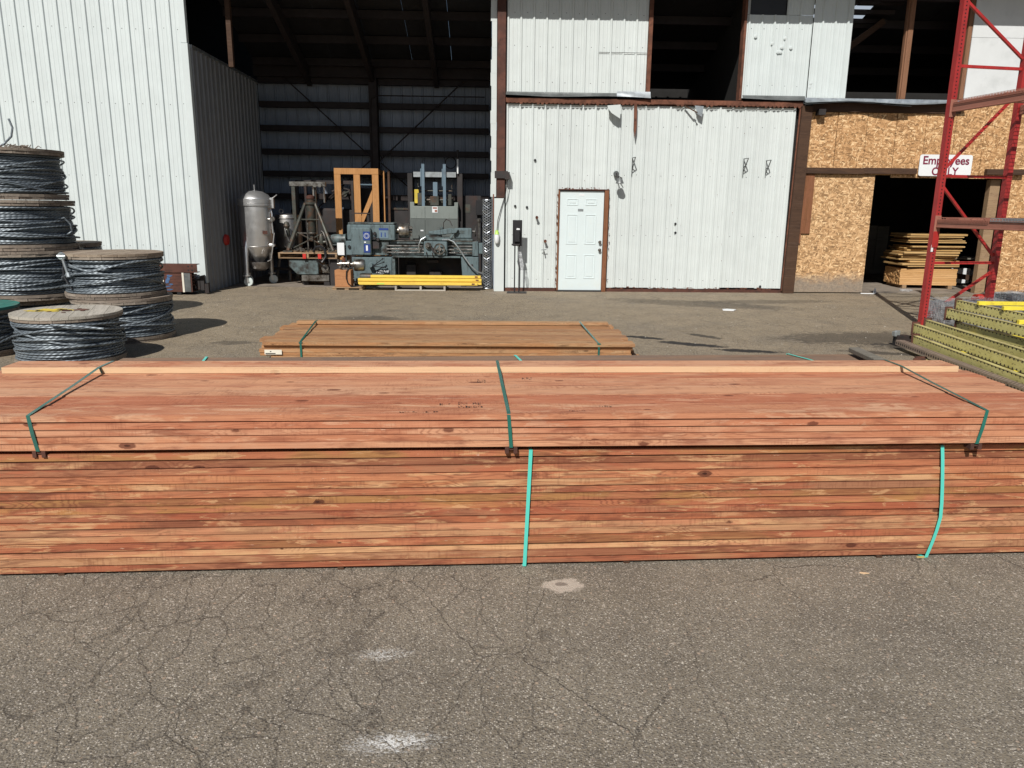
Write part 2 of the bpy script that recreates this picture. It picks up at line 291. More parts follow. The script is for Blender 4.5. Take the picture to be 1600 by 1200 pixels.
def m_ground():
    t = NT('old_asphalt'); v = t.coord(); P = t.new('ShaderNodeSeparateXYZ', {0: v})
    big = t.noise(v, .35, 4, .6); mid = t.noise(v, 2.3, 5, .6)
    c = t.mix(t.step(mid, .3, .72), (.170, .145, .110), (.250, .216, .165))
    far = t.math('ADD', t.step(P.outputs[1], 4.5, 10.), t.math('MULTIPLY', t.math('SUBTRACT', big, .5), 1.1), clamp=True)
    c = t.mix(far, c, t.mix(t.step(mid, .3, .7), (.225, .173, .108), (.32, .25, .16)))
    c = t.mix(t.math('MULTIPLY', t.step(t.noise(v, .8, 5, .65, .5), .5, .7), .38), c, (.085, .077, .07))
    vo = t.new('ShaderNodeTexVoronoi', {'Vector': v, 'Scale': 150., 'Randomness': 1.})
    sp = t.new('ShaderNodeSeparateColor', {0: vo.outputs['Color']})
    stone = t.ramp(sp.outputs[0], [(0, (.035, .031, .028)), (.30, (.12, .108, .095)), (.62, (.215, .195, .168)), (.85, (.38, .345, .29)), (1, (.66, .60, .52))])
    c = t.mix(t.math('MULTIPLY', t.step(vo.outputs['Distance'], .60, .38), .78), c, stone)
    vo2 = t.new('ShaderNodeTexVoronoi', {'Vector': v, 'Scale': 55., 'Randomness': 1.})
    sp2 = t.new('ShaderNodeSeparateColor', {0: vo2.outputs['Color']})
    m2 = t.math('MULTIPLY', t.step(sp2.outputs[1], .90, .93), t.step(vo2.outputs['Distance'], .42, .30))
    c = t.mix(t.math('MULTIPLY', m2, .8), c, t.ramp(sp2.outputs[0], [(0, (.30, .25, .20)), (.5, (.40, .30, .22)), (1, (.50, .46, .40))]))
    # cracks
    dn = t.new('ShaderNodeTexNoise', {'Vector': v, 'Scale': 3.2, 'Detail': 5., 'Roughness': .65}).outputs[1]
    vd = t.new('ShaderNodeVectorMath', {0: v, 1: t.new('ShaderNodeVectorMath', {0: dn, 'Scale': .17}, operation='SCALE').outputs[0]}, operation='ADD').outputs[0]
    def crack(scale, wd, mask, rot=.35, st=(1.15, .55, 1.)):
        e = t.new('ShaderNodeTexVoronoi', {'Vector': t.mapv(vd, st, (0, 0, rot)), 'Scale': scale, 'Randomness': 1.}, feature='DISTANCE_TO_EDGE').outputs[0]
        return t.math('MULTIPLY', t.step(e, wd, wd*.25), mask)
    leftness = t.math('SUBTRACT', 1., t.math('MULTIPLY', t.step(P.outputs[0], -.3, 1.6), .93))
    mk = t.math('MULTIPLY', t.step(t.noise(v, 1.1, 3), .33, .50), t.math('MAXIMUM', leftness, t.step(P.outputs[1], 5., 6.5)))
    k1 = t.math('MAXIMUM', crack(4.6, .020, mk), t.math('MULTIPLY', crack(7.5, .035, t.math('MULTIPLY', mk, t.step(t.noise(v, 1.7, 3), .5, .62)), .9), .6)); k2 = crack(1.6, .006, t.step(t.noise(v, .6, 3), .36, .5), 1.1)
    k = t.math('MAXIMUM', t.math('MULTIPLY', k1, .42), t.math('MULTIPLY', k2, .5))
    c = t.mix(k, c, (.022, .018, .016))
    # oily / tar stains and white scuffs where the yard has them
    wob = t.noise(v, 4.5, 6, .7)
    def blob(x, y, rx, ry, ang, amt, col, c, hard=.35, nz=1.6, wn=None, tex=None):
        m = t.mapv(v, (1, 1, 0), (0, 0, 0), (-x, -y, 0)); m = t.mapv(m, (1/rx, 1/ry, 0), (0, 0, -ang) )
        # rotate first, then scale
        q = t.new('ShaderNodeVectorMath', {0: t.mapv(t.mapv(t.mapv(v, (1, 1, 0), (0, 0, 0), (-x, -y, 0)), (1, 1, 1), (0, 0, -ang)), (1/rx, 1/ry, 0))}, operation='LENGTH').outputs['Value']
        q = t.math('ADD', q, t.math('MULTIPLY', t.math('SUBTRACT', wn or wob, .5), nz))
        f = t.math('MULTIPLY', t.step(q, 1., 1-hard), amt)
        if tex is not None: f = t.math('MULTIPLY', f, tex)
        return t.mix(f, c, col)
    tar = (.030, .026, .024); tn = t.noise(t.mapv(v, (1, 1.6, 1)), 5.5, 8, .82)
    for a in ((2.15, 10.15, .30, .10, -.5, 1.), (2.65, 9.65, .50, .13, -.5, 1.), (3.25, 9.2, .42, .12, -.25, 1.), (3.0, 10.3, .3, .1, -.9, .8), (5.2, 10.2, 1.3, .55, .1, .6),
              (5.8, 9.5, .9, .35, -.2, .8), (4.9, 9.1, .5, .12, -.3, .7), (3.9, 13.9, 1.7, .5, -.4, .45), (5.3, 14.3, 1.5, .3, .1, .4), (-1.9, 11.6, .7, .5, .2, .5), (-2.2, 9.2, .5, .3, .3, .5), (-3.2, 9.6, .3, .15, 0, .5)):
        c = blob(*a, tar, c, .22, 3.0, tn)
    fine = t.noise(t.mapv(v, (9, 30, 1)), 2.6, 7, .85)
    c = blob(.365, 3.235, .10, .075, 0, .8, (.50, .44, .37), c, .25, 1.7, t.noise(v, 16, 5, .7))
    c = blob(.355, 3.245, .035, .022, 0, .7, (.13, .10, .085), c, .3, 1.6, t.noise(v, 19, 5, .7))
    c = blob(-.40, 2.685, .12, .045, .05, .6, (.66, .66, .64), c, .7, 4.2, fine, t.step(sp.outputs[1], .25, .75))
    c = blob(-.30, 2.18, .16, .055, .1, .8, (.74, .74, .72), c, .8, 4.0, fine, t.step(sp.outputs[1], .15, .6))
    c = blob(-.1, 9.6, .3, .1, .1, .3, (.40, .36, .30), c, .9, 2.0, fine)
    c = blob(.4, 15.5, .6, .35, .1, .5, (.38, .32, .25), c, .9, 1.6)
    t.set('Base Color', c); t.set('Roughness', .85); t.set('Specular IOR Level', .3)
    h = t.math('SUBTRACT', t.math('ADD', t.math('MULTIPLY', vo.outputs['Distance'], -.9), t.math('MULTIPLY', t.noise(v, 60, 3), .8)), t.math('MULTIPLY', k, 1.5))
    t.bump(h, .55, .006)
    return t.m
MT['ground'] = m_ground()
MT['shedfloor'] = paint('dusty_concrete', (.24, .20, .16), .9, 0, var=.2, dirt=(.1, .085, .07), damt=.5, dscale=2, bump=.2)
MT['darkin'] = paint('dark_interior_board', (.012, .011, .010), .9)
MT['roofdeck'] = paint('roof_sheet_underside', (.014, .014, .016), .6, .1, var=.25)

# ------------------------------------------------------------------ mesh builder
class MB:
    def __init__(s): s.v = []; s.f = []; s.uv = {}
    def quad(s, *pts): n = len(s.v); s.v += [tuple(p) for p in pts]; s.f.append(tuple(range(n, n+len(pts))))
    def box(s, x0, x1, y0, y1, z0, z1, T=None):
        n = len(s.v)
        P = [Vector((x, y, z)) for z in (z0, z1) for x, y in ((x0, y0), (x1, y0), (x1, y1), (x0, y1))]
        if T: P = [T @ p for p in P]
        s.v += [tuple(p) for p in P]
        s.f += [(n, n+3, n+2, n+1), (n+4, n+5, n+6, n+7), (n, n+1, n+5, n+4), (n+1, n+2, n+6, n+5), (n+2, n+3, n+7, n+6), (n+3, n, n+4, n+7)]
        return s
    def bar(s, p0, p1, w, h, up=(0, 0, 1)):
        p0 = Vector(p0); p1 = Vector(p1); d = p1-p0; L = d.length; d.normalize(); u = Vector(up)
        a = u.cross(d)
        if a.length < 1e-4: a = Vector((0, 1, 0)).cross(d)
        a.normalize(); b = d.cross(a)
        T = Matrix((d, a, b)).transposed().to_4x4(); T.translation = p0
        return s.box(0, L, -w/2, w/2, -h/2, h/2, T)
    def ring(s, c, a, b, r, n): return [tuple(c + a*(r*math.cos(2*math.pi*i/n)) + b*(r*math.sin(2*math.pi*i/n))) for i in range(n)]
    def tube(s, pts, r, n=6, closed=False, caps=True):
        P = [Vector(p) for p in pts]; m = len(P); base = len(s.v); acc = 0; L = [0]
        ref = None
        for i in range(m):
            if closed: d = P[(i+1) % m]-P[i-1]
            else: d = P[min(i+1, m-1)]-P[max(i-1, 0)]
            d.normalize()
            if ref is None: ref = d.orthogonal().normalized()
            ref = (ref - d*ref.dot(d))
            if ref.length < 1e-5: ref = d.orthogonal()
            ref.normalize(); b = d.cross(ref)
            rr = r[i] if isinstance(r, (list, tuple)) else r
            s.v += s.ring(P[i], ref, b, rr, n)
            if i: acc += (P[i]-P[i-1]).length; L.append(acc)
        if closed: L.append(acc+(P[0]-P[-1]).length)
        for i in range(m if closed else m-1):
            j = (i+1) % m
            for k in range(n):
                l = (k+1) % n
                s.uv[len(s.f)] = ((k/n, L[i]), ((k+1)/n, L[i]), ((k+1)/n, L[i+1]), (k/n, L[i+1]))
                s.f.append((base+i*n+k, base+i*n+l, base+j*n+l, base+j*n+k))
        if caps and not closed:
            s.f.append(tuple(base+k for k in reversed(range(n)))); s.f.append(tuple(base+(m-1)*n+k for k in range(n)))
        return s
    def cyl(s, p0, p1, r0_, r1_=None, n=16): return s.tube([p0, p1], [r0_, r0_ if r1_ is None else r1_], n)
    def lathe(s, prof, c=(0, 0, 0), n=24, ax='z'):
        base = len(s.v); c = Vector(c)
        for r, h in prof:
            for k in range(n):
                a = 2*math.pi*k/n; q = (r*math.cos(a), r*math.sin(a))
                p = {'z': (q[0], q[1], h), 'x': (h, q[0], q[1]), 'y': (q[1], h, q[0])}[ax]
                s.v.append(tuple(c+Vector(p)))
        for i in range(len(prof)-1):
            for k in range(n):
                l = (k+1) % n
                s.f.append((base+i*n+k, base+i*n+l, base+(i+1)*n+l, base+(i+1)*n+k))
        return s
    def torus(s, c, rmaj, rmin, ax='y', n=20, m=6, sq=None):
        c = Vector(c); pts = []
        for i in range(n):
            a = 2*math.pi*i/n; q = (rmaj*math.cos(a), rmaj*math.sin(a))
            pts.append(c+Vector({'z': (q[0], q[1], 0), 'x': (0, q[0], q[1]), 'y': (q[0], 0, q[1])}[ax]))
        return s.tube(pts, rmin, m, True)
    def prism(s, poly, a0, a1, ax='y'):
        # poly in the two other axes (x,z for y ; y,z for x ; x,y for z), extruded a0..a1
        def p(q, a): return {'y': (q[0], a, q[1]), 'x': (a, q[0], q[1]), 'z': (q[0], q[1], a)}[ax]
        n = len(poly); b = len(s.v)
        s.v += [p(q, a0) for q in poly] + [p(q, a1) for q in poly]
        s.f.append(tuple(range(b, b+n))); s.f.append(tuple(reversed(range(b+n, b+2*n))))
        for i in range(n): j = (i+1) % n; s.f.append((b+i, b+n+i, b+n+j, b+j))
        return s
    def mesh(s, name, mat, off=None, bev=0., smooth=False):
        me = bpy.data.meshes.new(name)
        V_ = s.v if off is None else [(x-off[0], y-off[1], z-off[2]) for x, y, z in s.v]
        me.from_pydata(V_, [], s.f)
        if s.uv:
            ul = me.uv_layers.new(name='UVMap')
            for fi, uvs in s.uv.items():
                ls = me.polygons[fi].loop_start
                for k in range(4): ul.data[ls+k].uv = uvs[k]
        bm = bmesh.new(); bm.from_mesh(me)
        bmesh.ops.recalc_face_normals(bm, faces=bm.faces)
        if bev: bmesh.ops.bevel(bm, geom=[e for e in bm.edges if len(e.link_faces) == 2 and e.calc_face_angle(0) > .5], offset=bev, segments=1, affect='EDGES', clamp_overlap=True)
        bm.to_mesh(me); bm.free()
        if smooth:
            me.polygons.foreach_set('use_smooth', [True]*len(me.polygons)); me.set_sharp_from_angle(angle=R(35))
        me.materials.append(mat if not isinstance(mat, str) else MT[mat])
        return me

WORLD = {}
def rootof(o):
    while o.parent: o = o.parent
    return o
def link(name, me, parent=None, loc=None, rot=None):
    o = bpy.data.objects.new(name, me); COL.objects.link(o)
    if parent: o.parent = parent
    if loc: o.location = loc
    if rot: o.rotation_euler = rot
    return o
def part(name, mb, mat, parent=None, bev=0., smooth=False, stuff=False, label=None):
    off = None
    if parent is not None:
        r_ = rootof(parent)
        if r_.name in WORLD: off = tuple(r_.location)
    o = link(name, mb.mesh(name, mat, off, bev, smooth), parent)
    if stuff: o['kind'] = 'stuff'
    if label: o['label'] = label
    return o
def tag(o, label, cat, group=None):
    o['label'] = label; o['category'] = cat
    if 'kind' not in o: o['kind'] = 'thing'
    if group: o['group'] = group
    return o
def thing(name, label, cat, loc=(0, 0, 0), rz=0, group=None, world=False):
    o = link(name, None, None, loc, (0, 0, rz)); tag(o, label, cat, group)
    if world: WORLD[o.name] = 1
    return o
def solo(name, label, cat, mb, mat, group=None, bev=0., smooth=False, loc=None):
    loc = loc or (0, 0, 0)
    o = link(name, mb.mesh(name, mat, loc, bev, smooth), None, loc); return tag(o, label, cat, group)
def struct(name, mb, mat):
    o = part(name, mb, mat); o['kind'] = 'structure'; return o
def copy_tree(o, parent=None):
    c = o.copy(); COL.objects.link(c); c.parent = parent
    for ch in list(o.children): copy_tree(ch, c)
    return c
def text(name, s, size, mat, parent, loc, rot, depth=.002, bold=.0, align='CENTER', xs=1.):
    cu = bpy.data.curves.new(name, 'FONT'); cu.body = s; cu.size = size; cu.extrude = depth; cu.offset = bold
    cu.align_x = align; cu.align_y = 'CENTER'
    tmp = bpy.data.objects.new('tmp', cu); COL.objects.link(tmp)
    dg = bpy.context.evaluated_depsgraph_get(); me = bpy.data.meshes.new_from_object(tmp.evaluated_get(dg))
    bpy.data.objects.remove(tmp)
    me.materials.clear(); me.materials.append(MT[mat])
    o = link(name, me, parent, loc, rot); o.scale = (xs, 1, 1); return o

# ------------------------------------------------------------------ ground
g = MB()
g.quad((-300, -200, 0), (300, -200, 0), (300, 400, 0), (-300, 400, 0))
struct('asphalt_yard', g, 'ground')
struct('shed_floor', MB().box(6.4, 13, 15.98, 24, -.02, .006), 'shedfloor')
struct('bay_floor_slab', MB().box(-5.44, .1, 16.35, 19.5, -.02, .004), 'shedfloor')

# ------------------------------------------------------------------ ribbed siding
def sheet_profile(u0_, u1_, period=.25, phase=0.):
    """points (u, n) of ribbed steel sheet from u0 to u1; ribs on a common grid"""
    pts = [(u0_, 0)]
    k = math.floor((u0_-phase)/period)-1
    while True:
        c = phase + k*period
        if c > u1_+period: break
        for du, h in ((-.030, 0), (-.012, .028), (.012, .028), (.025, 0), (.072, 0), (.080, .004), (.092, .004), (.100, 0), (.152, 0), (.160, .004), (.172, .004), (.180, 0)):
            u = c+du
            if u0_+.001 < u < u1_-.001: pts.append((u, h))
        k += 1
    pts.append((u1_, 0))
    return pts
def sheet(mb, u0_, u1_, z0, z1, place, phase=0., curl=0):
    pr = sheet_profile(u0_, u1_, phase=phase)
    b = len(mb.v)
    for u, n in pr:
        mb.v.append(place(u, n, z0)); mb.v.append(place(u, n, z1))
    for i in range(len(pr)-1): mb.f.append((b+2*i, b+2*i+2, b+2*i+3, b+2*i+1))
def siding(parent, u0_, u1_, z0, z1, place, mat='siding', wid=.75, phase=0., jag=.0, name='siding_sheet', top=None):
    u = phase + math.floor((u0_-phase)/wid)*wid - .03
    i = 0
    while u < u1_-.02:
        a = max(u, u0_); b = min(u+wid+.012, u1_)
        if b-a > .03:
            mb = MB(); off = .004*(i % 2)
            zt = z1 if top is None else top((a+b)/2)
            sheet(mb, a, b, z0 + random.uniform(0, jag), zt, lambda uu, n, z, o=off: place(uu, n+o, z), phase)
            part(name, mb, mat, parent)
        u += wid; i += 1
def screws(parent, us, zs, place, mat='darksteel'):
    mb = MB()
    for z in zs:
        for u in us:
            uu, z2 = u+random.uniform(-.004, .004), z+random.uniform(-.012, .012)
            c = [place(uu+.008*math.cos(a), .004, z2+.008*math.sin(a)) for a in [i*math.pi/3 for i in range(6)]]
            t_ = place(uu, .010, z2); b = len(mb.v); mb.v += c+[t_]
            for i in range(6): mb.f.append((b+i, b+(i+1) % 6, b+6))
    part('screw_heads', mb, mat, parent, stuff=True)

# ---------------- left wing
WX = -5.48
lw = thing('storage_wing', 'tall white ribbed steel wing on the left with its shaded side wall inside the bay', 'building', (-8, 15.2, 0), world=True)
fr = lambda u, n, z: (u, 15.2-n, z)
siding(lw, -11.5, -5.60, .0, 7.2, fr, jag=.0, phase=-5.52)
screws(lw, [-5.52-.125-.25*i for i in range(22)], [.9, 2.2, 3.5, 4.8], fr)
part('corner_trim', MB().box(-5.60, -5.478, 15.165, 15.19, 0, 4.56).box(-5.503, -5.478, 15.19, 15.29, 0, 4.56), 'siding', lw, .003)
part('upper_corner_trim', MB().box(-5.60, -5.49, 15.17, 15.19, 4.565, 7.2).box(-5.515, -5.49, 15.19, 15.28, 4.565, 7.2), 'siding', lw, .003)
sidep = lambda u, n, z: (WX+n, u, z)
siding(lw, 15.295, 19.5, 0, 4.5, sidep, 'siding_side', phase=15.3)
part('side_wall_cap', MB().box(WX-.05, WX+.03, 15.295, 19.5, 4.503, 4.56), 'galv', lw)
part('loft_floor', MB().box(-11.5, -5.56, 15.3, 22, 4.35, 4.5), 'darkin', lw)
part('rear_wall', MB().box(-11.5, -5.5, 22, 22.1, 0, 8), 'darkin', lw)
part('outer_wall', MB().box(-11.6, -11.51, 15.2, 22.1, 0, 7.3), 'siding', lw)
part('roof', MB().box(-11.8, -5.42, 15.15, 22.3, 7.25, 7.35), 'galv', lw)
part('loft_post', MB().box(-5.02, -4.93, 16.0, 16.1, 4.3, 6.05), 'brownboard', lw)
m_ = MB().lathe([(0, -.02), (.10, -.02), (.12, 0), (.10, .05), (0, .06)], (-5.44, 16.35, .97), 16, 'x')
solo('wall_fan_cover', 'round red fitting on the shaded ribbed wall left of the stainless tank', 'wall fitting', m_, 'redpaint', smooth=True)

# ---------------- machine bay and right building
rb = thing('workshop_building', 'two storey white ribbed steel workshop with open machine bay and loft openings', 'building', (0, 15.9, 0), world=True)
rp = lambda u, n, z: (u, 15.9-n, z)
bp = lambda u, n, z: (u, 19.5-n, z)
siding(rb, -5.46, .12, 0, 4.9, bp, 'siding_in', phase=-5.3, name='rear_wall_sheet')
for i, z in enumerate((.55, 1.25, 1.90, 2.43, 2.94, 3.48, 4.02, 4.56)):
    part('wall_girt', MB().box(-5.4, -2.80, 19.27, 19.47, z-.065, z+.065), 'girt', rb)
    part('wall_girt', MB().box(-2.58, .05, 19.27, 19.47, z-.075, z+.055), 'girt', rb)
part('steel_column', MB().box(-2.79, -2.60, 19.12, 19.14, 0, 4.8).box(-2.79, -2.60, 19.44, 19.46, 0, 4.8).box(-2.705, -2.685, 19.14, 19.44, 0, 4.8), 'girt', rb)
part('conduit', MB().tube([(-2.75, 19.1, 1.0), (-2.75, 19.1, 4.0), (-2.72, 19.1, 4.15), (-2.6, 19.1, 4.22), (-.05, 19.1, 4.22)], .014, 8), 'girt', rb, smooth=True)
for p0, p1 in (((-5.1, 4.9), (-2.75, 2.80)), ((-.2, 4.9), (-2.6, 2.72)), ((-5.3, .6), (-2.8, 2.75)), ((-.1, .6), (-2.55, 2.7))):
    part('brace_rod', MB().cyl((p0[0], 19.2, p0[1]), (p1[0], 19.2, p1[1]), .017, n=6), 'girt', rb)
def roofz(y): return 4.85 + (19.5-y)*.32
part('eave_beam', MB().box(-5.46, .12, 19.15, 19.45, 4.62, 4.86), 'girt', rb)
for i in range(5):
    y = 19.0-.95*i
    part('purlin', MB().box(-5.4, 13, y-.04, y+.04, roofz(y)-.17, roofz(y)-.01), 'girt', rb)
for x in (-4.2, -2.7, -1.2, .25):
    part('rafter', MB().bar((x, 19.4, roofz(19.4)-.32), (x, 15.5, roofz(15.5)-.32), .11, .26), 'girt', rb)
# roof: ribbed sheets, with two translucent panels over the upper right room
x = -5.42
k = 0
while x < 13:
    x1 = x+.92
    mb = MB()
    y0_, y1_ = 14.92, 20.2
    lit = 6.4 < x < 7.6
    for a_, b_ in (((14.92, 16.25), (17.75, 20.2)) if lit else ((14.92, 20.2),)):
        mb.bar(((x+x1)/2, b_, roofz(b_)+.012), ((x+x1)/2, a_, roofz(a_)+.012), .915, .02)
    if lit:
        for by in (16.42, 16.74, 17.06): part('batten', MB().box(x, x+.9, by-.06, by+.06, roofz(by)-.10, roofz(by)-.015), 'girt', rb)
        sw = .915 if x < 7 else .42
        part('skylight_panel', MB().bar((x+sw/2, 17.398, roofz(17.398)+.012), (x+sw/2, 16.252, roofz(16.252)+.012), sw-.005, .004), 'skylight', rb)
        mb.bar(((x+x1)/2, 17.75, roofz(17.75)+.012), ((x+x1)/2, 17.4, roofz(17.4)+.012), .915, .02)
        if sw < .9: mb.bar((x+.67, 17.4, roofz(17.4)+.012), (x+.67, 16.25, roofz(16.25)+.012), .495, .02)
    for q in (() if lit else (.15, .45, .75)): mb.bar((x+q, y1_, roofz(y1_)+.035), (x+q, y0_, roofz(y0_)+.035), .05, .022)
    part('roof_sheet', mb, 'roofdeck', rb)
    x = x1
part('fascia', MB().box(-5.45, 13, 14.90, 14.916, roofz(14.9)-.10, roofz(14.9)+.05), 'galv', rb)
# side wall of the bay and corner column
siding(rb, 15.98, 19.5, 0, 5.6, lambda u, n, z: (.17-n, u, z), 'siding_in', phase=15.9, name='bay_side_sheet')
part('rusty_corner_column', MB().box(.20, .365, 15.80, 15.97, 1.88, 5.95), 'rust', rb, .006)
part('bracket_plate', MB().box(.16, .42, 15.76, 15.80, 2.26, 2.40).box(.36, .46, 15.70, 15.86, 2.24, 2.38), 'darksteel', rb)
part('corner_trim', MB().box(.155, .36, 15.775, 15.80, .0, 1.87).box(.335, .36, 15.80, 15.89, 0, 1.87).box(.155, .18, 15.80, 15.97, 0, 1.87), 'siding_old', rb, .003)
part('rust_strip', MB().box(.125, .15, 15.80, 15.82, 1.15, 1.95), 'rustorange', rb)
mb = MB()
for i in range(16):
    a = 1.9+i*.235; mb.box(.10-random.uniform(0, .03), .192, 15.90+.002*(i%2), 15.905+.002*(i%2), a, a+.245)
part('torn_edge_strip', mb, 'siding_old', rb)
# lower wall (door opening 1.45..2.48)
siding(rb, .37, 1.47, .07, 3.69, rp, 'siding_old', phase=.41)
siding(rb, 1.472, 2.50, 2.06, 3.685, rp, 'siding_old', phase=.41)
siding(rb, 2.502, 6.19, .07, 3.685, rp, 'siding_old', phase=.41, jag=.03)
screws(rb, [.535+.25*i for i in range(23) if not (1.40 < .535+.25*i < 2.5)], [.25, 1.15], rp)
screws(rb, [.535+.25*i for i in range(23)], [2.35, 3.3], rp)
part('base_angle', MB().box(.37, 1.44, 15.87, 15.93, .0, .065).box(2.5, 6.2, 15.865, 15.93, 0, .06), 'rust', rb)
part('lower_backing_wall', MB().box(.30, 1.40, 16.0, 16.1, 0, 3.7).box(2.55, 6.5, 16.0, 16.1, 0, 3.7).box(1.40, 2.55, 16.0, 16.1, 2.1, 3.7), 'darkin', rb)
# rusty floor beam, drips, flashing
part('rusty_floor_beam', MB().box(.37, 6.3, 15.825, 15.84, 3.715, 3.785).box(.37, 6.3, 15.84, 15.99, 3.785, 3.80).box(.37, 6.3, 15.84, 15.99, 3.703, 3.715), 'rustorange', rb)
mb = MB(); 
for i in range(70):
    x = .38+i*.084
    if 3.3 < x < 5.0 and random.random() < .6: continue
    hgt = random.uniform(.012, .05); mb.prism([(x, 3.712), (x+.082, 3.712), (x+.06, 3.712-hgt*.7), (x+.03, 3.712-hgt)], 15.812, 15.82)
part('rust_flakes', mb, 'rustorange', rb, stuff=True)
part('hanging_rust_strip', MB().prism([(2.90, 3.72), (2.955, 3.72), (2.965, 3.25), (2.94, 3.07), (2.915, 3.22)], 15.76, 15.80), 'rustorange', rb)
def flashing(x0, x1, z, dz, mat, yb=15.86, out=.08, amp=.02, lip=.05, seg=.11):
    mb = MB(); n = int((x1-x0)/seg); P = []
    for i in range(n+1):
        x = x0+(x1-x0)*i/n; o = out+amp*math.sin(x*4.1)+random.uniform(-amp, amp)*.5; zz_ = amp*.8*math.sin(x*2.7+1)
        P.append(((x, yb, z+dz), (x, yb-.015, z+dz*.35+zz_), (x, yb-out*.5, z+zz_), (x, yb-o, z-lip+zz_*1.3)))
    b = len(mb.v)
    for r_ in P: mb.v += r_
    for i in range(n):
        for j in range(3): mb.f.append((b+i*4+j, b+i*4+4+j, b+i*4+5+j, b+i*4+1+j))
    return mb
part('bent_flashing', flashing(.37, 3.12, 3.86, .05, 'flash', 15.85, .07, .012, .03), 'flash', rb, smooth=True)
part('shiny_flashing', flashing(2.55, 3.22, 3.87, .07, 'galv', 15.82, .06, .02, .05), 'galv', rb, smooth=True)
part('bent_flashing', flashing(5.06, 6.32, 3.86, .05, 'flash', 15.85, .07, .012, .03), 'flash', rb, smooth=True)
# upper walls
siding(rb, .37, 3.13, 3.86, 6.0, rp, 'siding_old', phase=.41)
siding(rb, 5.06, 6.36, 3.86, 5.395, rp, 'siding', phase=.36)
siding(rb, 5.83, 6.36, 5.40, 6.0, rp, 'siding', phase=.36)
siding(rb, 6.365, 7.14, 3.88, 6.0, lambda u, n, z: (u, 15.87-n, z), 'siding', phase=.30)
siding(rb, 5.06, 5.11, 5.40, 6.0, rp, 'siding', phase=.36)
screws(rb, [.535+.25*i for i in range(11)], [4.1, 4.75, 5.35], rp)
screws(rb, [5.16+.25*i for i in range(5)], [4.1, 5.15], rp)
part('sheet_lap_crease', MB().box(2.18, 3.12, 15.872, 15.876, 4.655, 4.664), 'darksteel', rb)
part('dark_window', MB().box(5.112, 5.828, 15.93, 15.95, 5.40, 6.0), 'black', rb)
part('jamb', MB().box(3.135, 3.21, 15.84, 16.05, 3.815, 6.0), 'rustorange', rb)
part('jamb', MB().box(5.00, 5.05, 15.86, 16.05, 3.815, 6.0), 'rustorange', rb)
part('upper_stud', MB().box(8.30, 8.40, 15.95, 16.09, 3.9, 5.95).box(8.27, 8.298, 15.97, 16.06, 3.9, 5.95), 'stud', rb)
part('upper_stud', MB().box(9.36, 9.44, 15.95, 16.08, 3.9, 5.95), 'brownboard', rb)
part('upper_stud', MB().box(9.46, 9.545, 15.88, 16.0, 3.9, 5.95), 'stud', rb)
part('whitewashed_panel', MB().box(9.55, 10.76, 15.86, 15.885, 3.88, 5.05), 'whitewood', rb, .002)
part('whitewashed_panel', MB().box(9.55, 10.76, 15.862, 15.887, 5.055, 6.0), 'whitewood', rb, .002)
part('whitewashed_panel', MB().box(10.765, 12.9, 15.86, 15.885, 3.88, 6.0), 'whitewood', rb, .002)
# upper room enclosure
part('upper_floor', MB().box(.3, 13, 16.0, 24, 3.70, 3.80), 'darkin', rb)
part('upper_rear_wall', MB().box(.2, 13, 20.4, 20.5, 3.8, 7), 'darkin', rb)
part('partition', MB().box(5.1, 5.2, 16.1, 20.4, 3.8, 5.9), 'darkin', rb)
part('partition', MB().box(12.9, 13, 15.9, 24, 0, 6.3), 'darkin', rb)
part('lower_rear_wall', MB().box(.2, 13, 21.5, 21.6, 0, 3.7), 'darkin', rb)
part('timber_truss', MB().bar((7.2, 16.9, 4.75), (8.25, 16.9, 5.55), .09, .12), 'brownboard', rb)

rs = MB(); random.seed(77)
def speck(x, z, a, b, y=15.868):
    n = 7; P = [(x+a*math.cos(2*math.pi*k/n)*random.uniform(.5, 1.1), z+b*math.sin(2*math.pi*k/n)*random.uniform(.5, 1.1)) for k in range(n)]
    rs.prism(P, y, y+.0015)
for i in range(60): speck(random.uniform(2.5, 6.15), random.uniform(.068, .10), random.uniform(.01, .05), random.uniform(.004, .02))
for i in range(26): speck(random.uniform(1.432, 1.45), random.uniform(.1, 2.0), random.uniform(.004, .014), random.uniform(.01, .05))
for i in range(22): speck(random.uniform(1.48, 2.48), random.uniform(2.072, 2.10), random.uniform(.008, .03), random.uniform(.005, .016))
for i in range(24): speck(random.uniform(2.49, 2.53), random.uniform(.15, 2.0), random.uniform(.004, .012), random.uniform(.008, .03))
for i in range(50): speck(random.uniform(.4, 6.1), random.uniform(.3, 3.6), random.uniform(.003, .009), random.uniform(.003, .012))
part('rust_specks', rs, 'rustorange', rb, stuff=True)
dn = MB()
for i in range(9):
    x, z = random.choice(((5.3, 5.0), (5.6, 4.9), (5.75, 4.75), (6.0, 4.8), (6.6, 5.1), (6.9, 5.1), (6.0, 4.2), (5.9, 5.05), (6.45, 4.1))); x += random.uniform(-.08, .08); z += random.uniform(-.08, .08)
    dn.lathe([(0, -.006), (.02, -.004), (.034, .0)], (x, 15.868, z), 10, 'y')
part('sheet_dents', dn, 'siding', rb, smooth=True, stuff=True)

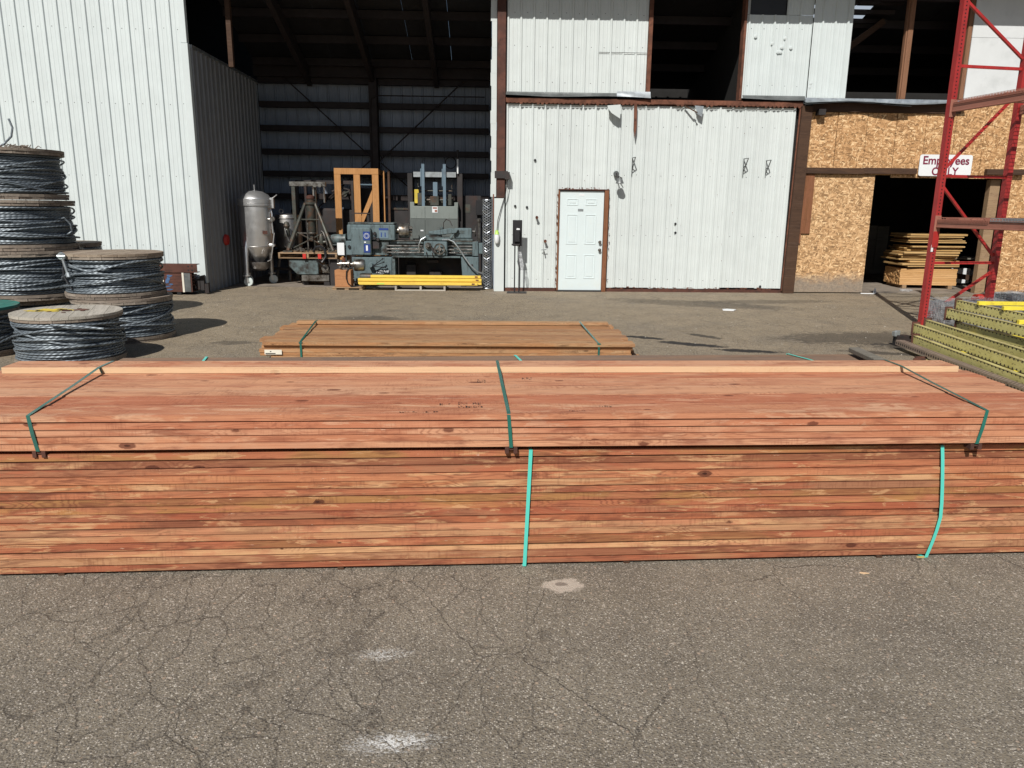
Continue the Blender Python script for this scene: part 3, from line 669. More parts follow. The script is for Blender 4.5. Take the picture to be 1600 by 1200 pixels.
# ---------------- strand board shed front
ob = thing('strand_board_front', 'orange strand board wall with a wide dark opening below the loft', 'building', (8, 15.9, 0), world=True)
part('dark_corner_column', MB().prism([(6.20, 0), (6.43, 0), (6.47, 3.72), (6.26, 3.72)], 15.76, 15.93), 'brownboard', ob, .005)
part('rust_edge', MB().prism([(6.185, .05), (6.20, .05), (6.258, 3.7), (6.235, 3.7)], 15.83, 15.86), 'rustorange', ob)
xs = [6.50, 7.05, 7.66, 8.26, 8.87, 9.48, 10.09, 10.70, 11.31, 11.92, 12.53]
for a, b in zip(xs, xs[1:]):
    z0 = 2.42 if a < 7.9 else 2.37
    part('strand_board_panel', MB().box(a+.005, b-.005, 15.88+random.uniform(0, .006), 15.905, z0 if a < 10.6 else .0, 3.62 if a < 9.4 else 3.86), 'osb', ob, .0015)
part('strand_board_panel', MB().box(6.48, 7.94, 15.88, 15.902, .02, 2.415), 'osblow', ob, .0015)
part('header_board', MB().box(6.5, 9.52, 15.84, 15.878, 3.625, 3.80), 'brownboard', ob)
part('trim_board', MB().box(6.44, 7.66, 15.80, 15.876, 2.43, 2.545), 'brownboard', ob, .002)
part('trim_board', MB().box(7.663, 8.76, 15.81, 15.876, 2.44, 2.555), 'brownboard', ob, .002)
part('trim_board', MB().box(10.20, 10.98, 15.78, 15.876, 2.45, 2.56), 'brownboard', ob, .002)
part('patch_board', MB().box(6.45, 6.68, 15.845, 15.877, 1.23, 2.425), 'doorframe', ob, .002)
part('patch_board', MB().box(6.43, 6.50, 15.835, 15.877, 1.03, 1.225), 'doorframe', ob, .002)
part('opening_post', MB().box(10.45, 10.66, 16.0, 16.14, 0, 2.36), 'palletwood', ob, .003)
part('opening_post', MB().box(8.95, 9.05, 19.5, 19.6, 0, 3.6), 'stud', ob)
part('galvanised_flashing', flashing(6.30, 9.56, 3.80, .08, 'galv', 15.84, .16, .022, .015), 'galv', ob, smooth=True)
part('dull_flashing', flashing(6.28, 8.4, 3.775, .05, 'flash', 15.83, .18, .03, .02), 'flash', ob, smooth=True)
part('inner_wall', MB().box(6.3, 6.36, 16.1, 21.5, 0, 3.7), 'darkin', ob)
mb = MB()
for i in range(14): mb.box(6.4+i*.33, 6.4+i*.33+.32, 20.9, 20.95, .0, 1.25+random.uniform(0, .1))
part('rear_plank_fence', mb, 'greywood', ob, stuff=False)
part('lamp_housing', MB().box(6.58, 6.72, 15.72, 15.88, 3.55, 3.66), 'darksteel', ob)

# ---------------- door
d = thing('white_door', 'white six panel door with brass knobs in rusty frame, below wall lamp', 'door', (1.95, 15.86, 0), world=True)
mb = MB()
X0, X1, Z0, Z1 = 1.485, 2.385, .03, 2.03
part('door_slab', mb.box(X0, X1, 15.855, 15.895, Z0, Z1), 'doorwhite', d, .002)
for x0, x1 in ((1.63, 1.86), (2.01, 2.24)):
    for z0, z1 in ((1.75, 1.88), (.97, 1.57), (.27, .76)):
        f = MB()
        for a in ((x0, x1, z0, z0+.018), (x0, x1, z1-.018, z1), (x0, x0+.018, z0+.018, z1-.018), (x1-.018, x1, z0+.018, z1-.018)):
            f.box(a[0], a[1], 15.847, 15.855, a[2], a[3])
        p = part('panel_moulding', f, 'doorwhite', d, .002)
        part('raised_panel', MB().box(x0+.045, x1-.045, 15.849, 15.855, z0+.04, z1-.04), 'doorwhite', p, .003)
part('door_frame', MB().box(2.392, 2.475, 15.80, 15.90, 0, 2.045).box(1.455, 1.482, 15.82, 15.90, 0, 2.045), 'doorframe', d, .002)
part('door_head', MB().box(1.455, 2.475, 15.81, 15.90, 2.047, 2.068), 'rust', d)
part('threshold', MB().box(1.455, 2.39, 15.80, 15.90, 0, .026), 'darksteel', d)
for z in (1.02, .86): part('door_knob', MB().lathe([(0, 0), (.03, 0), (.03, .01), (.012, .015), (.012, .035), (.03, .045), (.032, .06), (.02, .072), (0, .074)], (2.325, 15.855, z), 14, 'y'), 'machined', d, smooth=True)
for o in d.children:
    if o.name.startswith('door_knob'):
        for v in o.data.vertices: v.co.y = -v.co.y - .01
part('notice_sticker', MB().box(1.88, 1.98, 15.8515, 15.8535, 1.935, 1.975), 'whiteplate', d)
part('notice_sticker', MB().box(1.86, 1.97, 15.8515, 15.8535, 1.63, 1.68), 'galv', d)
part('weatherstrip', MB().box(1.46, 1.484, 15.84, 15.85, .05, 2.0), 'rust', d)

# ---------------- small things on the facade
def lampfix(x, z):
    t = thing('wall_flood_lamp', 'small grey flood lamp on the wall above and right of the white door', 'lamp', (x, 15.87, z))
    part('junction_box', MB().lathe([(0, -.07), (.05, -.07), (.055, 0), (0, 0)], (-.02, 0, .12), 12, 'y'), 'flash', t, smooth=True)
    part('arm', MB().tube([(-.02, -.07, .12), (-.02, -.14, .08), (.0, -.16, .03)], .014, 8).tube([(.03, -.08, .06), (.08, -.16, .03)], .01, 6), 'darksteel', t, smooth=True)
    m = MB().lathe([(.03, .06), (.045, .05), (.075, -.02), (.085, -.045), (.06, -.05), (.0, -.045)], (0.03, -.20, -.03), 16)
    part('lamp_shade', m, 'flash', t, smooth=True)
lampfix(2.63, 2.26)
def bracket(x, z, s, nm):
    t = MB()
    t.bar((x, 15.87, z+.17), (x, 15.87, z-.17), .02, .012, (1, 0, 0)).bar((x, 15.87, z+.17), (x+s*.02, 15.66, z+.17), .02, .012).bar((x+s*.02, 15.66, z+.17), (x, 15.87, z-.1), .015, .012)
    t.bar((x, 15.86, z), (x+.02, 15.74, z+.06), .015, .012)
    return solo('wall_bracket', nm, 'bracket', t, 'flash', 'empty steel brackets on the white wall')
bracket(2.93, 2.52, 1, 'triangular bracket just right of the flood lamp, nearest the door')
bracket(5.2, 2.53, 1, 'middle triangular bracket, left one of the pair near the dark column')
bracket(5.66, 2.50, 1, 'rightmost triangular bracket, nearest the dark column')
for x, z, n in ((1.02, 1.50, 'upper copper pipe stub sticking out of the wall left of the door'), (1.20, 1.03, 'lower copper pipe stub sticking out of the wall left of the door')):
    solo('pipe_stub', n, 'pipe', MB().cyl((x, 15.88, z), (x, 15.78, z), .022, n=12).torus((x, 15.775, z), .024, .008, 'y', 14, 5), 'rustorange', 'pipe stubs beside the door', smooth=True)
solo('wall_spigot', 'small grey tap on the wall below the two copper stubs', 'tap', MB().tube([(1.18, 15.88, .83), (1.18, 15.80, .83), (1.18, 15.77, .80)], .012, 8).bar((1.12, 15.80, .85), (1.23, 15.80, .86), .012, .01), 'flash', smooth=True)
for x, z, l in ((3.88, 1.40, 'upper tiny dark plug of the pair in mid wall'), (3.89, 1.22, 'lower tiny dark plug of the pair in mid wall'), (.58, 1.72, 'tiny dark plug above the sanitizer stand, left one'), (.82, 1.70, 'tiny dark plug above the sanitizer stand, right one'), (.97, 2.62, 'tiny dark plug high on the wall left of the door head'), (5.75, .13, 'tiny dark plug at the foot of the wall near the dark column')):
    solo('bolt_hole_plug', l, 'plug', MB().lathe([(0, -.012), (.02, -.012), (.026, 0), (0, 0)], (x, 15.872, z), 10, 'y'), 'black', 'tiny plugs in the white wall')
# torn cladding pieces hanging from the beam
solo('torn_cladding_flap', 'curled white cladding flap hanging under the rusty beam above the door lamp', 'metal scrap', MB().prism([(2.36, 3.66), (2.62, 3.68), (2.62, 3.42), (2.55, 3.46), (2.45, 3.52), (2.38, 3.60)], 15.70, 15.71).box(2.40, 2.60, 15.72, 15.84, 3.60, 3.64), 'siding_old')
solo('torn_cladding_flap', 'clear torn sheet corner hanging under the rusty beam at mid wall', 'metal scrap', MB().prism([(4.10, 3.69), (4.28, 3.68), (4.26, 3.48), (4.18, 3.52)], 15.76, 15.768), 'galv')
solo('hanging_wood_splinter', 'thin brown splinter sticking out under the beam at mid wall', 'splinter', MB().bar((3.92, 15.83, 3.69), (4.14, 15.68, 3.55), .03, .02), 'brownboard')
# bottle taped to corner
bt = thing('spray_bottle', 'clear bottle with lime green cap hanging on the bay corner trim', 'bottle', (.21, 15.72, .98))
part('cap', MB().lathe([(0, .26), (.03, .26), (.035, .20), (.05, .18), (0, .18)], n=12), 'lime', bt, smooth=True)
part('bottle_body', MB().lathe([(0, .18), (.045, .175), (.055, .12), (.045, .03), (.03, 0), (0, 0)], n=12), 'whiteplate', bt, smooth=True)
solo('cord', 'thin dark cord dangling from the bracket down the bay corner', 'cord', MB().tube([(.42, 15.74, 2.25), (.38, 15.75, 1.95), (.30, 15.74, 1.7), (.23, 15.72, 1.45), (.21, 15.72, 1.22)], .008, 6), 'darksteel')
# sanitizer stand
s = thing('sanitizer_stand', 'black floor stand with dispenser in front of the wall left of the door', 'stand', (.62, 15.55, 0), rz=-.06)
part('base_plate', MB().box(-.20, .20, -.16, .16, .0, .012), 'darksteel', s, .003)
part('post', MB().box(-.06, -.035, -.01, .012, .012, 1.0), 'black', s)
part('post', MB().box(.03, .055, -.01, .012, .012, 1.0), 'black', s)
part('back_panel', MB().box(-.095, .095, -.03, -.012, .94, 1.45), 'black', s, .004)
part('dispenser', MB().box(-.06, .05, -.12, -.031, 1.02, 1.28), 'black', s, .01)
part('white_label', MB().prism([(-.02, 1.26), (.05, 1.26), (.045, 1.29), (-.01, 1.295)], -.125, -.121), 'whiteplate', s)
part('drip_tray', MB().box(-.11, .05, -.2, -.031, .96, .985), 'darksteel', s, .003)
part('hanging_bag', MB().prism([(.0, .95), (.06, .93), (.14, .55), (.10, .38), (.06, .55)], -.06, -.045), 'wrap', s)

# sign
sg = thing('employees_sign', 'white rectangular sign with maroon Employees ONLY lettering over the shed opening', 'sign', (9.345, 15.83, 2.62))
T = MB(); n = 6; poly = []
for cx, cz, a0 in ((.50, .165, 0), (-.50, .165, 90), (-.50, -.165, 180), (.50, -.165, 270)):
    for k in range(5): a = R(a0+k*22.5); poly.append((cx+.045*math.cos(a), cz+.045*math.sin(a)))
part('sign_plate', T.prism(poly, 0, .012), 'whiteplate', sg)
text('lettering', 'Employees', .225, 'signink', sg, (.0, -.003, .09), (R(90), 0, 0), .001, .005, xs=1.0)
text('lettering', 'ONLY', .215, 'signink', sg, (.0, -.003, -.125), (R(90), 0, 0), .001, .005, xs=.95)

# ================================================================== lumber bundles
def board_mesh(L, W, T, mat, amp=.0015, seg=8, bev=.003):
    mb = MB(); P = []
    b = bev
    prof = [(-W/2+b, -T/2), (W/2-b, -T/2), (W/2, -T/2+b), (W/2, T/2-b), (W/2-b, T/2), (-W/2+b, T/2), (-W/2, T/2-b), (-W/2, -T/2+b)]
    ph = random.uniform(0, 6)
    for i in range(seg+1):
        x = -L/2+L*i/seg; dy = amp*math.sin(ph+i*1.3)*2; dz = amp*math.sin(ph*2+i*.9)*.3
        P.append([(x, y+dy, z+dz) for y, z in prof])
    for ring in P: mb.v += ring
    for i in range(seg):
        for k in range(8): l = (k+1) % 8; mb.f.append((i*8+k, i*8+l, (i+1)*8+l, (i+1)*8+k))
    mb.f.append(tuple(reversed(range(8)))); mb.f.append(tuple(seg*8+k for k in range(8)))
    return mb.mesh('board', mat)
def ribbon(pts, w, th=.0012):
    """flat strap through pts (in the y-z plane with x drifting)"""
    mb = MB(); P = [Vector(p) for p in pts]; n = len(P)
    for i, p in enumerate(P):
        d = (P[min(i+1, n-1)]-P[max(i-1, 0)]).normalized(); nrm = Vector((1, 0, 0)).cross(d).normalized()
        for sx, sn in ((-1, 0), (1, 0), (1, 1), (-1, 1)):
            mb.v.append(tuple(p+Vector((sx*w/2, 0, 0))+nrm*(sn*th)))
    for i in range(n-1):
        for k in range(4): l = (k+1) % 4; mb.f.append((i*4+k, i*4+l, (i+1)*4+l, (i+1)*4+k))
    mb.f.append((3, 2, 1, 0)); b = (n-1)*4; mb.f.append((b, b+1, b+2, b+3))
    return mb
def bundle(name, label, loc, rz, L, W, T, rows, cols, mat, z0, x_off, jag_end=.02, jag_front=.003, group=None, gap=.0012, topmat=None, wjit=0):
    t = thing(name, label, 'lumber bundle', loc, rz, group)
    global TOPZ
    ms = [board_mesh(L, W, T, MT[mat], .0015, bev=.0018) for _ in range(3)]
    zr = 0
    for r_ in range(rows):
        if r_: zr += T+random.choice((gap*.5, gap, gap*1.7))
        ry = random.uniform(-jag_front, jag_front)*.7
        for c in range(cols):
            o = link('board', random.choice(ms), t, (x_off+L/2+random.uniform(-jag_end, jag_end), c*(W+.003)+W/2+ry+(random.uniform(-jag_front, jag_front) if c in (0, cols-1) else 0), z0+zr+T/2+(random.uniform(-.001, .0045) if r_ == rows-1 else 0)),
                     (random.uniform(-.0006, .0006), random.choice((0, 0, math.pi))*0, random.choice((0, math.pi))+random.uniform(-.0008, .0008)))
    TOPZ = z0+zr+T+.001
    return t

# lower bundle: 16 layers
A = .036
low = bundle('lumber_bundle', 'tall lower bundle of reddish boards on the asphalt, held by two bright teal straps', (0, 3.43, 0), A, 5.62, .184, .0340, 16, 6, 'redwood_low', .014, -2.285, .012, .0055, gap=.0019)
for x in (-2.0, -.7, .7, 2.0, 3.1):
    o = link('bearer', board_mesh(1.1, .03, .0125, MT['brownboard'], 0, 1, .002), low, (x, .55, .0065), (0, 0, R(90)))
zt = TOPZ
for (x0, x1, bulge) in ((.212, .19, .004), (2.24, 2.237, .014)):
    pts = [(x0, .25, zt+.004), (x0, -.012, zt+.003)]
    for k in range(1, 9):
        f = k/8
        wx = (.037*min(f/.6, 1)-.037*max(0, (f-.6)/.4)**1.5) if bulge > .01 else 0
        pts.append((x0+(x1-x0)*f+wx, -.014-bulge*math.sin(f*math.pi), zt*(1-f)+.004))
    pts.append((x1-.03 if bulge > .01 else x1, .05, .003))
    part('strap', ribbon(pts, .0175), 'teal', low)
# upper bundle: 5 layers, an extra board on the last row
Z1 = zt+.024
upb = bundle('lumber_bundle', 'shallow upper bundle of reddish boards, pale edged board on top, three dark green straps', (0, 3.405, 0), .027, 5.62, .182, .0307, 5, 6, 'redwood', Z1, -2.72, .03, .003, gap=.0020)
ztop = TOPZ+.002
m_top = board_mesh(5.50, .178, .036, MT['redwood'], .001)
ex = link('board', m_top, upb, (.09, .97, ztop+.0185), (0, 0, -.002)); ex['label'] = 'extra board lying on the last row, pale planed front edge'
part('planed_edge', MB().box(-2.66, 2.84, .8775, .8812, ztop+.002, ztop+.036), 'paleedge', ex)
for o in ex.children: o.location = (-.09, -.97, -(ztop+.0185))
for (xf, xm, xb) in ((-2.045, -2.02, -2.13), (.105, .118, .094), (2.415, 2.385, 2.485)):
    pts = [(xm, .03, Z1-.004), (xm, -.007, Z1), (xf+(xm-xf)*.5, -.009, Z1+.08), (xf, -.003, ztop+.002), (xf+(xb-xf)*.02, .02, ztop+.0035), (xb*.6+xf*.4, .53, ztop+.0215), (xb, .8785, ztop+.0385), (xb, .95, ztop+.039), (xb, 1.05, ztop+.0385), (xb, 1.13, ztop), (xb, 1.14, Z1)]
    part('strap', ribbon(pts, .017), 'dgreen', upb)
    pts2 = [(xb+.002, .8755, ztop+.034), (xb+.012, .874, ztop+.002)]
    part('strap_tail', ribbon(pts2, .010), 'dgreen', upb)
    part('bearer', MB().box(xm-.028, xm-.010, -.006, 1.1, Z1-.031, Z1-.001).box(xm+.012, xm+.030, -.006, 1.1, Z1-.031, Z1-.001).box(xm-.01, xm+.012, .0, 1.1, Z1-.016, Z1-.002), 'rust', upb, .001)
# bundle behind, weathered top
bk = bundle('lumber_bundle', 'weathered brown lumber bundle with teal straps directly behind the upper reddish bundle', (0, 4.66, 0), .05, 5.0, .125, .0346, 20, 3, 'backwood', .014, -2.35, .02, .003, gap=.0012)
zb = TOPZ+.003
for x, dx in ((-1.78, .03), (.235, .02), (2.17, .05)):
    part('strap', ribbon([(x+dx, .0, .02), (x+dx, -.004, zb+.003), (x, .19, zb+.004), (x-dx, .385, zb+.003), (x-dx, .39, .02)], .017), 'teal', bk)
solo('grey_plank', 'loose weathered grey plank end poking up behind the right end of the bundles', 'plank', MB().bar((2.56, 5.14, .772), (2.50, 4.62, .782), .075, .035), 'greywood', bev=.006)
# far small bundle
sm = bundle('lumber_bundle', 'low tan lumber bundle lying alone on the asphalt between the big stack and the bay', (0, 8.42, 0), .0, 4.16, .21, .036, 5, 7, 'tanwood', .03, -2.53, .05, .006, gap=.002)
for o in sm.children:
    lv = round((o.location.z-.048)/.038)
    if lv < 4: o.location.x += (.10, .06, .05, .02)[lv]; o.location.y += (0, .0, .0, .028)[lv]
    else: o.location.y -= .012
zs = TOPZ+.002
link('board', board_mesh(4.0, .14, .036, MT['tanwood'], .001), sm, (-.42, 1.38, zs+.021))
for x in (-2.2, -.4, 1.3): link('bearer', board_mesh(1.45, .06, .028, MT['brownboard'], 0, 1), sm, (x, .73, .015), (0, 0, R(90)))
for xf, xb in ((-2.06, -2.18), (1.27, 1.22)):
    part('strap', ribbon([(xf, -.008, .01), (xf, -.01, zs+.002), (xf+(xb-xf)*.1, .05, zs+.004), (xb, 1.31, zs+.039), (xb, 1.42, zs+.04), (xb, 1.49, .02)], .022), 'dgreen', sm)
    part('strap_clip', MB().box(xf-.02, xf+.02, -.014, -.006, zs-.01, zs+.006), 'dgreen', sm)
part('paper_tag', MB().box(-2.46, -2.27, -.018, -.015, .085, .138), 'strapwhite', sm)
part('tag_print', MB().box(-2.45, -2.34, -.0205, -.0185, .092, .101).box(-2.40, -2.385, -.0205, -.0185, .115, .124), 'black', sm)

# grade stamps printed on the top boards (thin ink marks)
ink = MB()
def stamp(x, y, w_, d_):
    # rows of short ink strokes, like a worn mill stamp
    n = int(w_/.012)
    for i in range(n):
        for k in range(max(1, int(d_/.008))):
            if random.random() < .62: ink.box(x+i*.012, x+i*.012+random.choice((.003, .009)), y+k*.008, y+k*.008+random.choice((.002, .006)), ztop+.0022, ztop+.0025)
for a in ((-.13, .10, .12, .045), (-.20, .16, .04, .03), (-.13, .16, .05, .05), (-.06, .16, .05, .05), (-.40, .02, .14, .018), (-.28, .02, .06, .018), (.22, .70, .06, .05), (1.25, .60, .05, .02), (.55, .10, .07, .03), (.38, .03, .10, .02), (-.03, .62, .05, .08), (-.22, .15, .03, .04)): stamp(*a)
part('ink_stamps', ink, 'darksteel', upb, stuff=True)

# ================================================================== cable reels
def flange_planks(r, th, mat, edge, root, z, name='flange', npl=7):
    base = MB(); n = 28
    seg = 2*math.pi/n
    for i in range(n):   # lower ply, built as abutting wedge blocks so the rim shows its joints
        a0 = i*seg+.004; a1 = (i+1)*seg-.004; rr = r*random.uniform(.985, 1.)
        base.prism([(0.08*math.cos(a0), .08*math.sin(a0)), (rr*math.cos(a0), rr*math.sin(a0)), (rr*math.cos(a1), rr*math.sin(a1)), (.08*math.cos(a1), .08*math.sin(a1))], z, z+th*.48, 'z')
    fl = part(name, base, edge, root)
    W = 2*r/npl
    ang = random.uniform(0, 3)
    for i in range(npl):
        y0 = -r+i*W+.0015; y1 = y0+W-.003; poly = []
        K = 5
        for k in range(K+1):
            y = y0+(y1-y0)*k/K; poly.append((math.sqrt(max(r*r-y*y, .0004)), y))
        for k in range(K, -1, -1):
            y = y0+(y1-y0)*k/K; poly.append((-math.sqrt(max(r*r-y*y, .0004)), y))
        me = MB().prism(poly, z+th*.5+random.uniform(0, .002), z+th+random.uniform(-.002, .001), 'z').mesh('plank', mat)
        link('plank', me, fl, None, (0, 0, ang))
    return fl
def cable_mesh(rw, h0, h1, seed, tail=None, loose=.02):
    rnd = random.Random(seed); mb = MB(); tr = .0125
    n = int((h1-h0)/(tr*1.95)); S = 56
    for layer, (dr, nn) in enumerate(((-.028, n), (0, n))):
        for i in range(nn):
            zc = h0+tr+(h1-h0-2*tr)*i/(nn-1); r_ = rw+dr+rnd.uniform(-.012, .010)
            prof = 1-.05*(1-abs(2*i/(nn-1)-1))*0
            tx = rnd.gauss(0, .008); ty = rnd.gauss(0, .008); ex = rnd.uniform(-.008, .008); ph = rnd.uniform(0, 6)
            r_ += .035*(1-i/(nn-1))
            pts = []
            for k in range(S):
                a = 2*math.pi*k/S; rr = r_+ex*math.cos(2*a+ph)+.004*math.sin(5*a+ph)
                pts.append((rr*math.cos(a), rr*math.sin(a), min(h1-tr, max(h0+tr, zc+rr*(tx*math.cos(a)+ty*math.sin(a))))))
            mb.tube(pts, tr, 6, True)
    for i in range(7):     # slack turns crossing the lay
        zc = rnd.uniform(h0+.08, h1-.08); r_ = rw+.025+rnd.uniform(0, loose); t = rnd.uniform(.05, .16)*rnd.choice((-1, 1)); ph = rnd.uniform(0, 6.28); dx, dy = rnd.uniform(-.012, .012), rnd.uniform(-.012, .012)
        pts = [((r_+.03*(1-(zc-h0)/(h1-h0)))*math.cos(a)+dx, (r_+.03*(1-(zc-h0)/(h1-h0)))*math.sin(a)+dy, min(h1-.02, max(h0+.02, zc+t*math.sin(a+ph)))) for a in [2*math.pi*k/S for k in range(S)]]
        mb.tube(pts, tr, 6, True)
    if tail: mb.tube(tail, tr*1.05, 8)
    return mb
def make_reel(label, loc, r, h, top='greywoodlight', edge='reeledge', seed=1, tail=None, thick=.062, rz=0):
    t = thing('cable_reel', label, 'cable reel', loc, rz, 'wooden reels of steel cable')
    f1 = flange_planks(r, thick, edge, edge, t, 0.002)
    part('drum', MB().lathe([(r*.8, thick+.002), (r*.8, h-thick-.003)], n=32), 'drum', t)
    part('cable', cable_mesh(r*.89, thick+.006, h-thick-.006, seed, tail), 'cable', t, smooth=True)
    f2 = flange_planks(r, thick, top, edge, t, h-thick-.002)
    return t, f2
# front reel with yellow paint
t, f = make_reel('front wooden cable reel with yellow paint splashed on its pale top, cable end sticking out', (-4.60, 8.48, 0), .548, .55, seed=3, tail=[(.12, -.555, .475), (.30, -.55, .468), (.48, -.54, .452), (.64, -.53, .435)])
z = .5505
pt = MB(); random.seed(5)
def splash(mb, cx, cy, rx, ry, n=22, jit=.35, z0=.5506, z1=.5516):
    P = []
    for k in range(n):
        a = 2*math.pi*k/n; q = 1+random.uniform(-jit, jit); P.append((cx+rx*q*math.cos(a), cy+ry*q*math.sin(a)))
    mb.prism(P, z0, z1, 'z')
splash(pt, -.20, .02, .15, .13); splash(pt, -.33, -.03, .1, .05); splash(pt, -.03, .04, .10, .07)
part('paint_splash', pt, 'ochre', t)
pt = MB(); splash(pt, .12, .08, .08, .06, z0=.5518, z1=.5526); part('paint_splash', pt, 'brownpaint', t)
pt = MB()
for a in range(5): pt.lathe([(0, .5535), (.022, .5535), (.024, .5506)], (.17*math.cos(a*1.25), .17*math.sin(a*1.25), 0), 10)
pt.lathe([(0, .554), (.05, .554), (.052, .5506)], (0, 0, 0), 16); part('arbor_plates', pt, 'rust', t, stuff=True)
make_reel('green topped wooden reel of steel cable at the left edge, beside the front reel', (-6.02, 8.85, 0), .60, .55, top='green', seed=4)
MT['reeltop'] = wood('weathered_reel_top', [(.30, .235, .175), (.36, .29, .22), (.25, .19, .14), (.40, .33, .25)], (.10, .07, .05), grain=1.1, knot=.3, smudge=.5)
t2, f = make_reel('lower reel of the two-reel stack behind the front reel', (-4.71, 10.02, 0), .60, .545, top='reeledge', seed=5)
t3, f = make_reel('upper reel of the two-reel stack, weathered top with splintered rim', (-4.77, 10.02, .547), .59, .55, top='reeltop', seed=6)
part('dark_cable_tie', MB().tube([(-.44, -.36, .44), (-.43, -.40, .36), (-.42, -.43, .28), (-.36, -.47, .2), (-.30, -.50, .12)], .012, 6), 'black', t3, smooth=True)
BX, BY = -6.34, 10.8
make_reel('bottom reel under the tall left stack, mostly hidden behind the nearer reels', (BX-.05, BY, 0), .62, .43, top='reeledge', seed=7)
for i, (lb, dx, sd) in enumerate((('third reel down in the tall left stack, level with the two-reel stack', .03, 8), ('second reel down in the tall left stack, a cable loop bulging right', -.02, 9), ('topmost reel of the tall left stack, bent cable end sticking up', -.09, 10))):
    t, f = make_reel(lb, (BX+dx, BY, .432+i*.65), .70, .647, top='reeledge', seed=sd, thick=.072)
    if i == 1: part('cable_loop', MB().tube([(.60, -.2, .40), (.69, -.14, .42), (.74, -.1, .34), (.74, -.08, .24), (.66, -.12, .18)], .0125, 8), 'cable', t, smooth=True)
    if i == 2:
        part('cable_end', MB().tube([(.05, -.25, .66), (.14, -.22, .70), (.24, -.2, .80), (.27, -.2, .91), (.235, -.2, 1.02)], .014, 8), 'cable', t, smooth=True)
        mb = MB()
        for k in range(40):
            a = random.uniform(0, 6.28); q = random.uniform(.02, .17); c0 = (.30+q*math.cos(a), -.1+q*math.sin(a), .65)
            mb.tube([c0, (c0[0]+random.uniform(-.08, .08), c0[1]+random.uniform(-.08, .08), .67+random.uniform(0, .04)), (c0[0]+random.uniform(-.12, .12), c0[1]+random.uniform(-.1, .1), .65+random.uniform(0, .03))], .006, 4)
        part('straw_tangle', mb, 'reeledge', t, stuff=True)
random.seed(11)
make_reel('lower reel hidden in the rear pair by the white wall', (-6.70, 12.3, 0), .60, .55, top='reeledge', seed=4)
make_reel('upper reel of the rear pair by the white wall, only its dark rim showing', (-6.66, 12.27, .552), .60, .55, top='reeledge', seed=5)
# clamp bolt hanging between stacks
ck = thing('cable_clamp', 'pale threaded clamp hanging at the left rim of the two-reel stack', 'clamp', (-5.14, 9.5, 1.07))
part('shackle', MB().torus((0, 0, .0), .035, .016, 'y', 14, 6).cyl((-.05, 0, 0), (.05, 0, 0), .02, n=8), 'galv', ck, smooth=True)
part('rod', MB().cyl((.01, 0, -.04), (.055, -.01, -.22), .016, n=8).cyl((.05, 0, -.20), (.062, -.01, -.25), .028, n=8), 'galv', ck, smooth=True)

# ================================================================== rusty beams by the wing
bs = thing('rusty_beam_stack', 'stack of rusty steel beams with two white straps against the white wall', 'steel beams', (-6.2, 15.0, 0))
for k in range(2):
    part('skid', MB().box(-.5+k*.8, -.42+k*.8, -.25, .15, 0, .055), 'black', bs)
lay = [(.058, .125), (.186, .055), (.244, .055), (.302, .055), (.360, .06)]
for z0, hh in lay:
    for y0, dx in ((-.25, 0), (-.05, -.03)):
        part('beam', MB().box(-1.3, .60+dx, y0, y0+.012, z0, z0+hh).box(-1.3, .60+dx, y0+.012, y0+.17, z0, z0+.01).box(-1.3, .60+dx, y0+.012, y0+.17, z0+hh-.01, z0+hh), 'rust', bs)
part('beam', MB().box(-1.3, .72, -.27, -.255, .425, .585).box(-1.3, .72, -.255, -.12, .425, .437).box(-1.3, .72, -.255, -.12, .573, .585), 'rust', bs, label='wide top beam with rust spots at its punched end')
mb = MB()
for (x, z) in ((.56, .54), (.56, .47), (.63, .55), (.63, .465)): mb.lathe([(0, .0), (.017, .0)], (x, -.2715, z), 8, 'y')
part('bolt_holes', mb, 'black', bs)
part('end_plate', MB().box(.462, .575, -.258, -.252, .06, .42), 'flash', bs)
for x in (.06, .44): part('strap', MB().box(x-.018, x+.018, -.266, -.26, .055, .424).box(x-.018, x+.018, -.26, .15, .418, .422), 'strapwhite', bs)
mk = MB(); random.seed(3)
for (x, z, a, b) in ((.05, .37, .04, .05), (.19, .36, .06, .03), (.16, .31, .03, .05), (.13, .25, .04, .06), (.11, .16, .09, .02), (.20, .20, .05, .02), (.15, .10, .10, .02)):
    P = [(x+a*math.cos(q)*random.uniform(.5, 1.1), z+b*math.sin(q)*random.uniform(.5, 1.1)) for q in [i*.63 for i in range(10)]]
    mk.prism(P, -.2535, -.2515)
part('spray_mark', mk, 'bluechalk', bs)
for i, (x, z, hh) in enumerate(((.66, .09, .2), (.74, .08, .27), (.82, .02, .18))):
    part('beam', MB().box(x-.04, x+.03, -.1, -.09, z, z+hh).box(x-.04, x-.03, -.09, .15, z, z+hh), 'darksteel', bs)

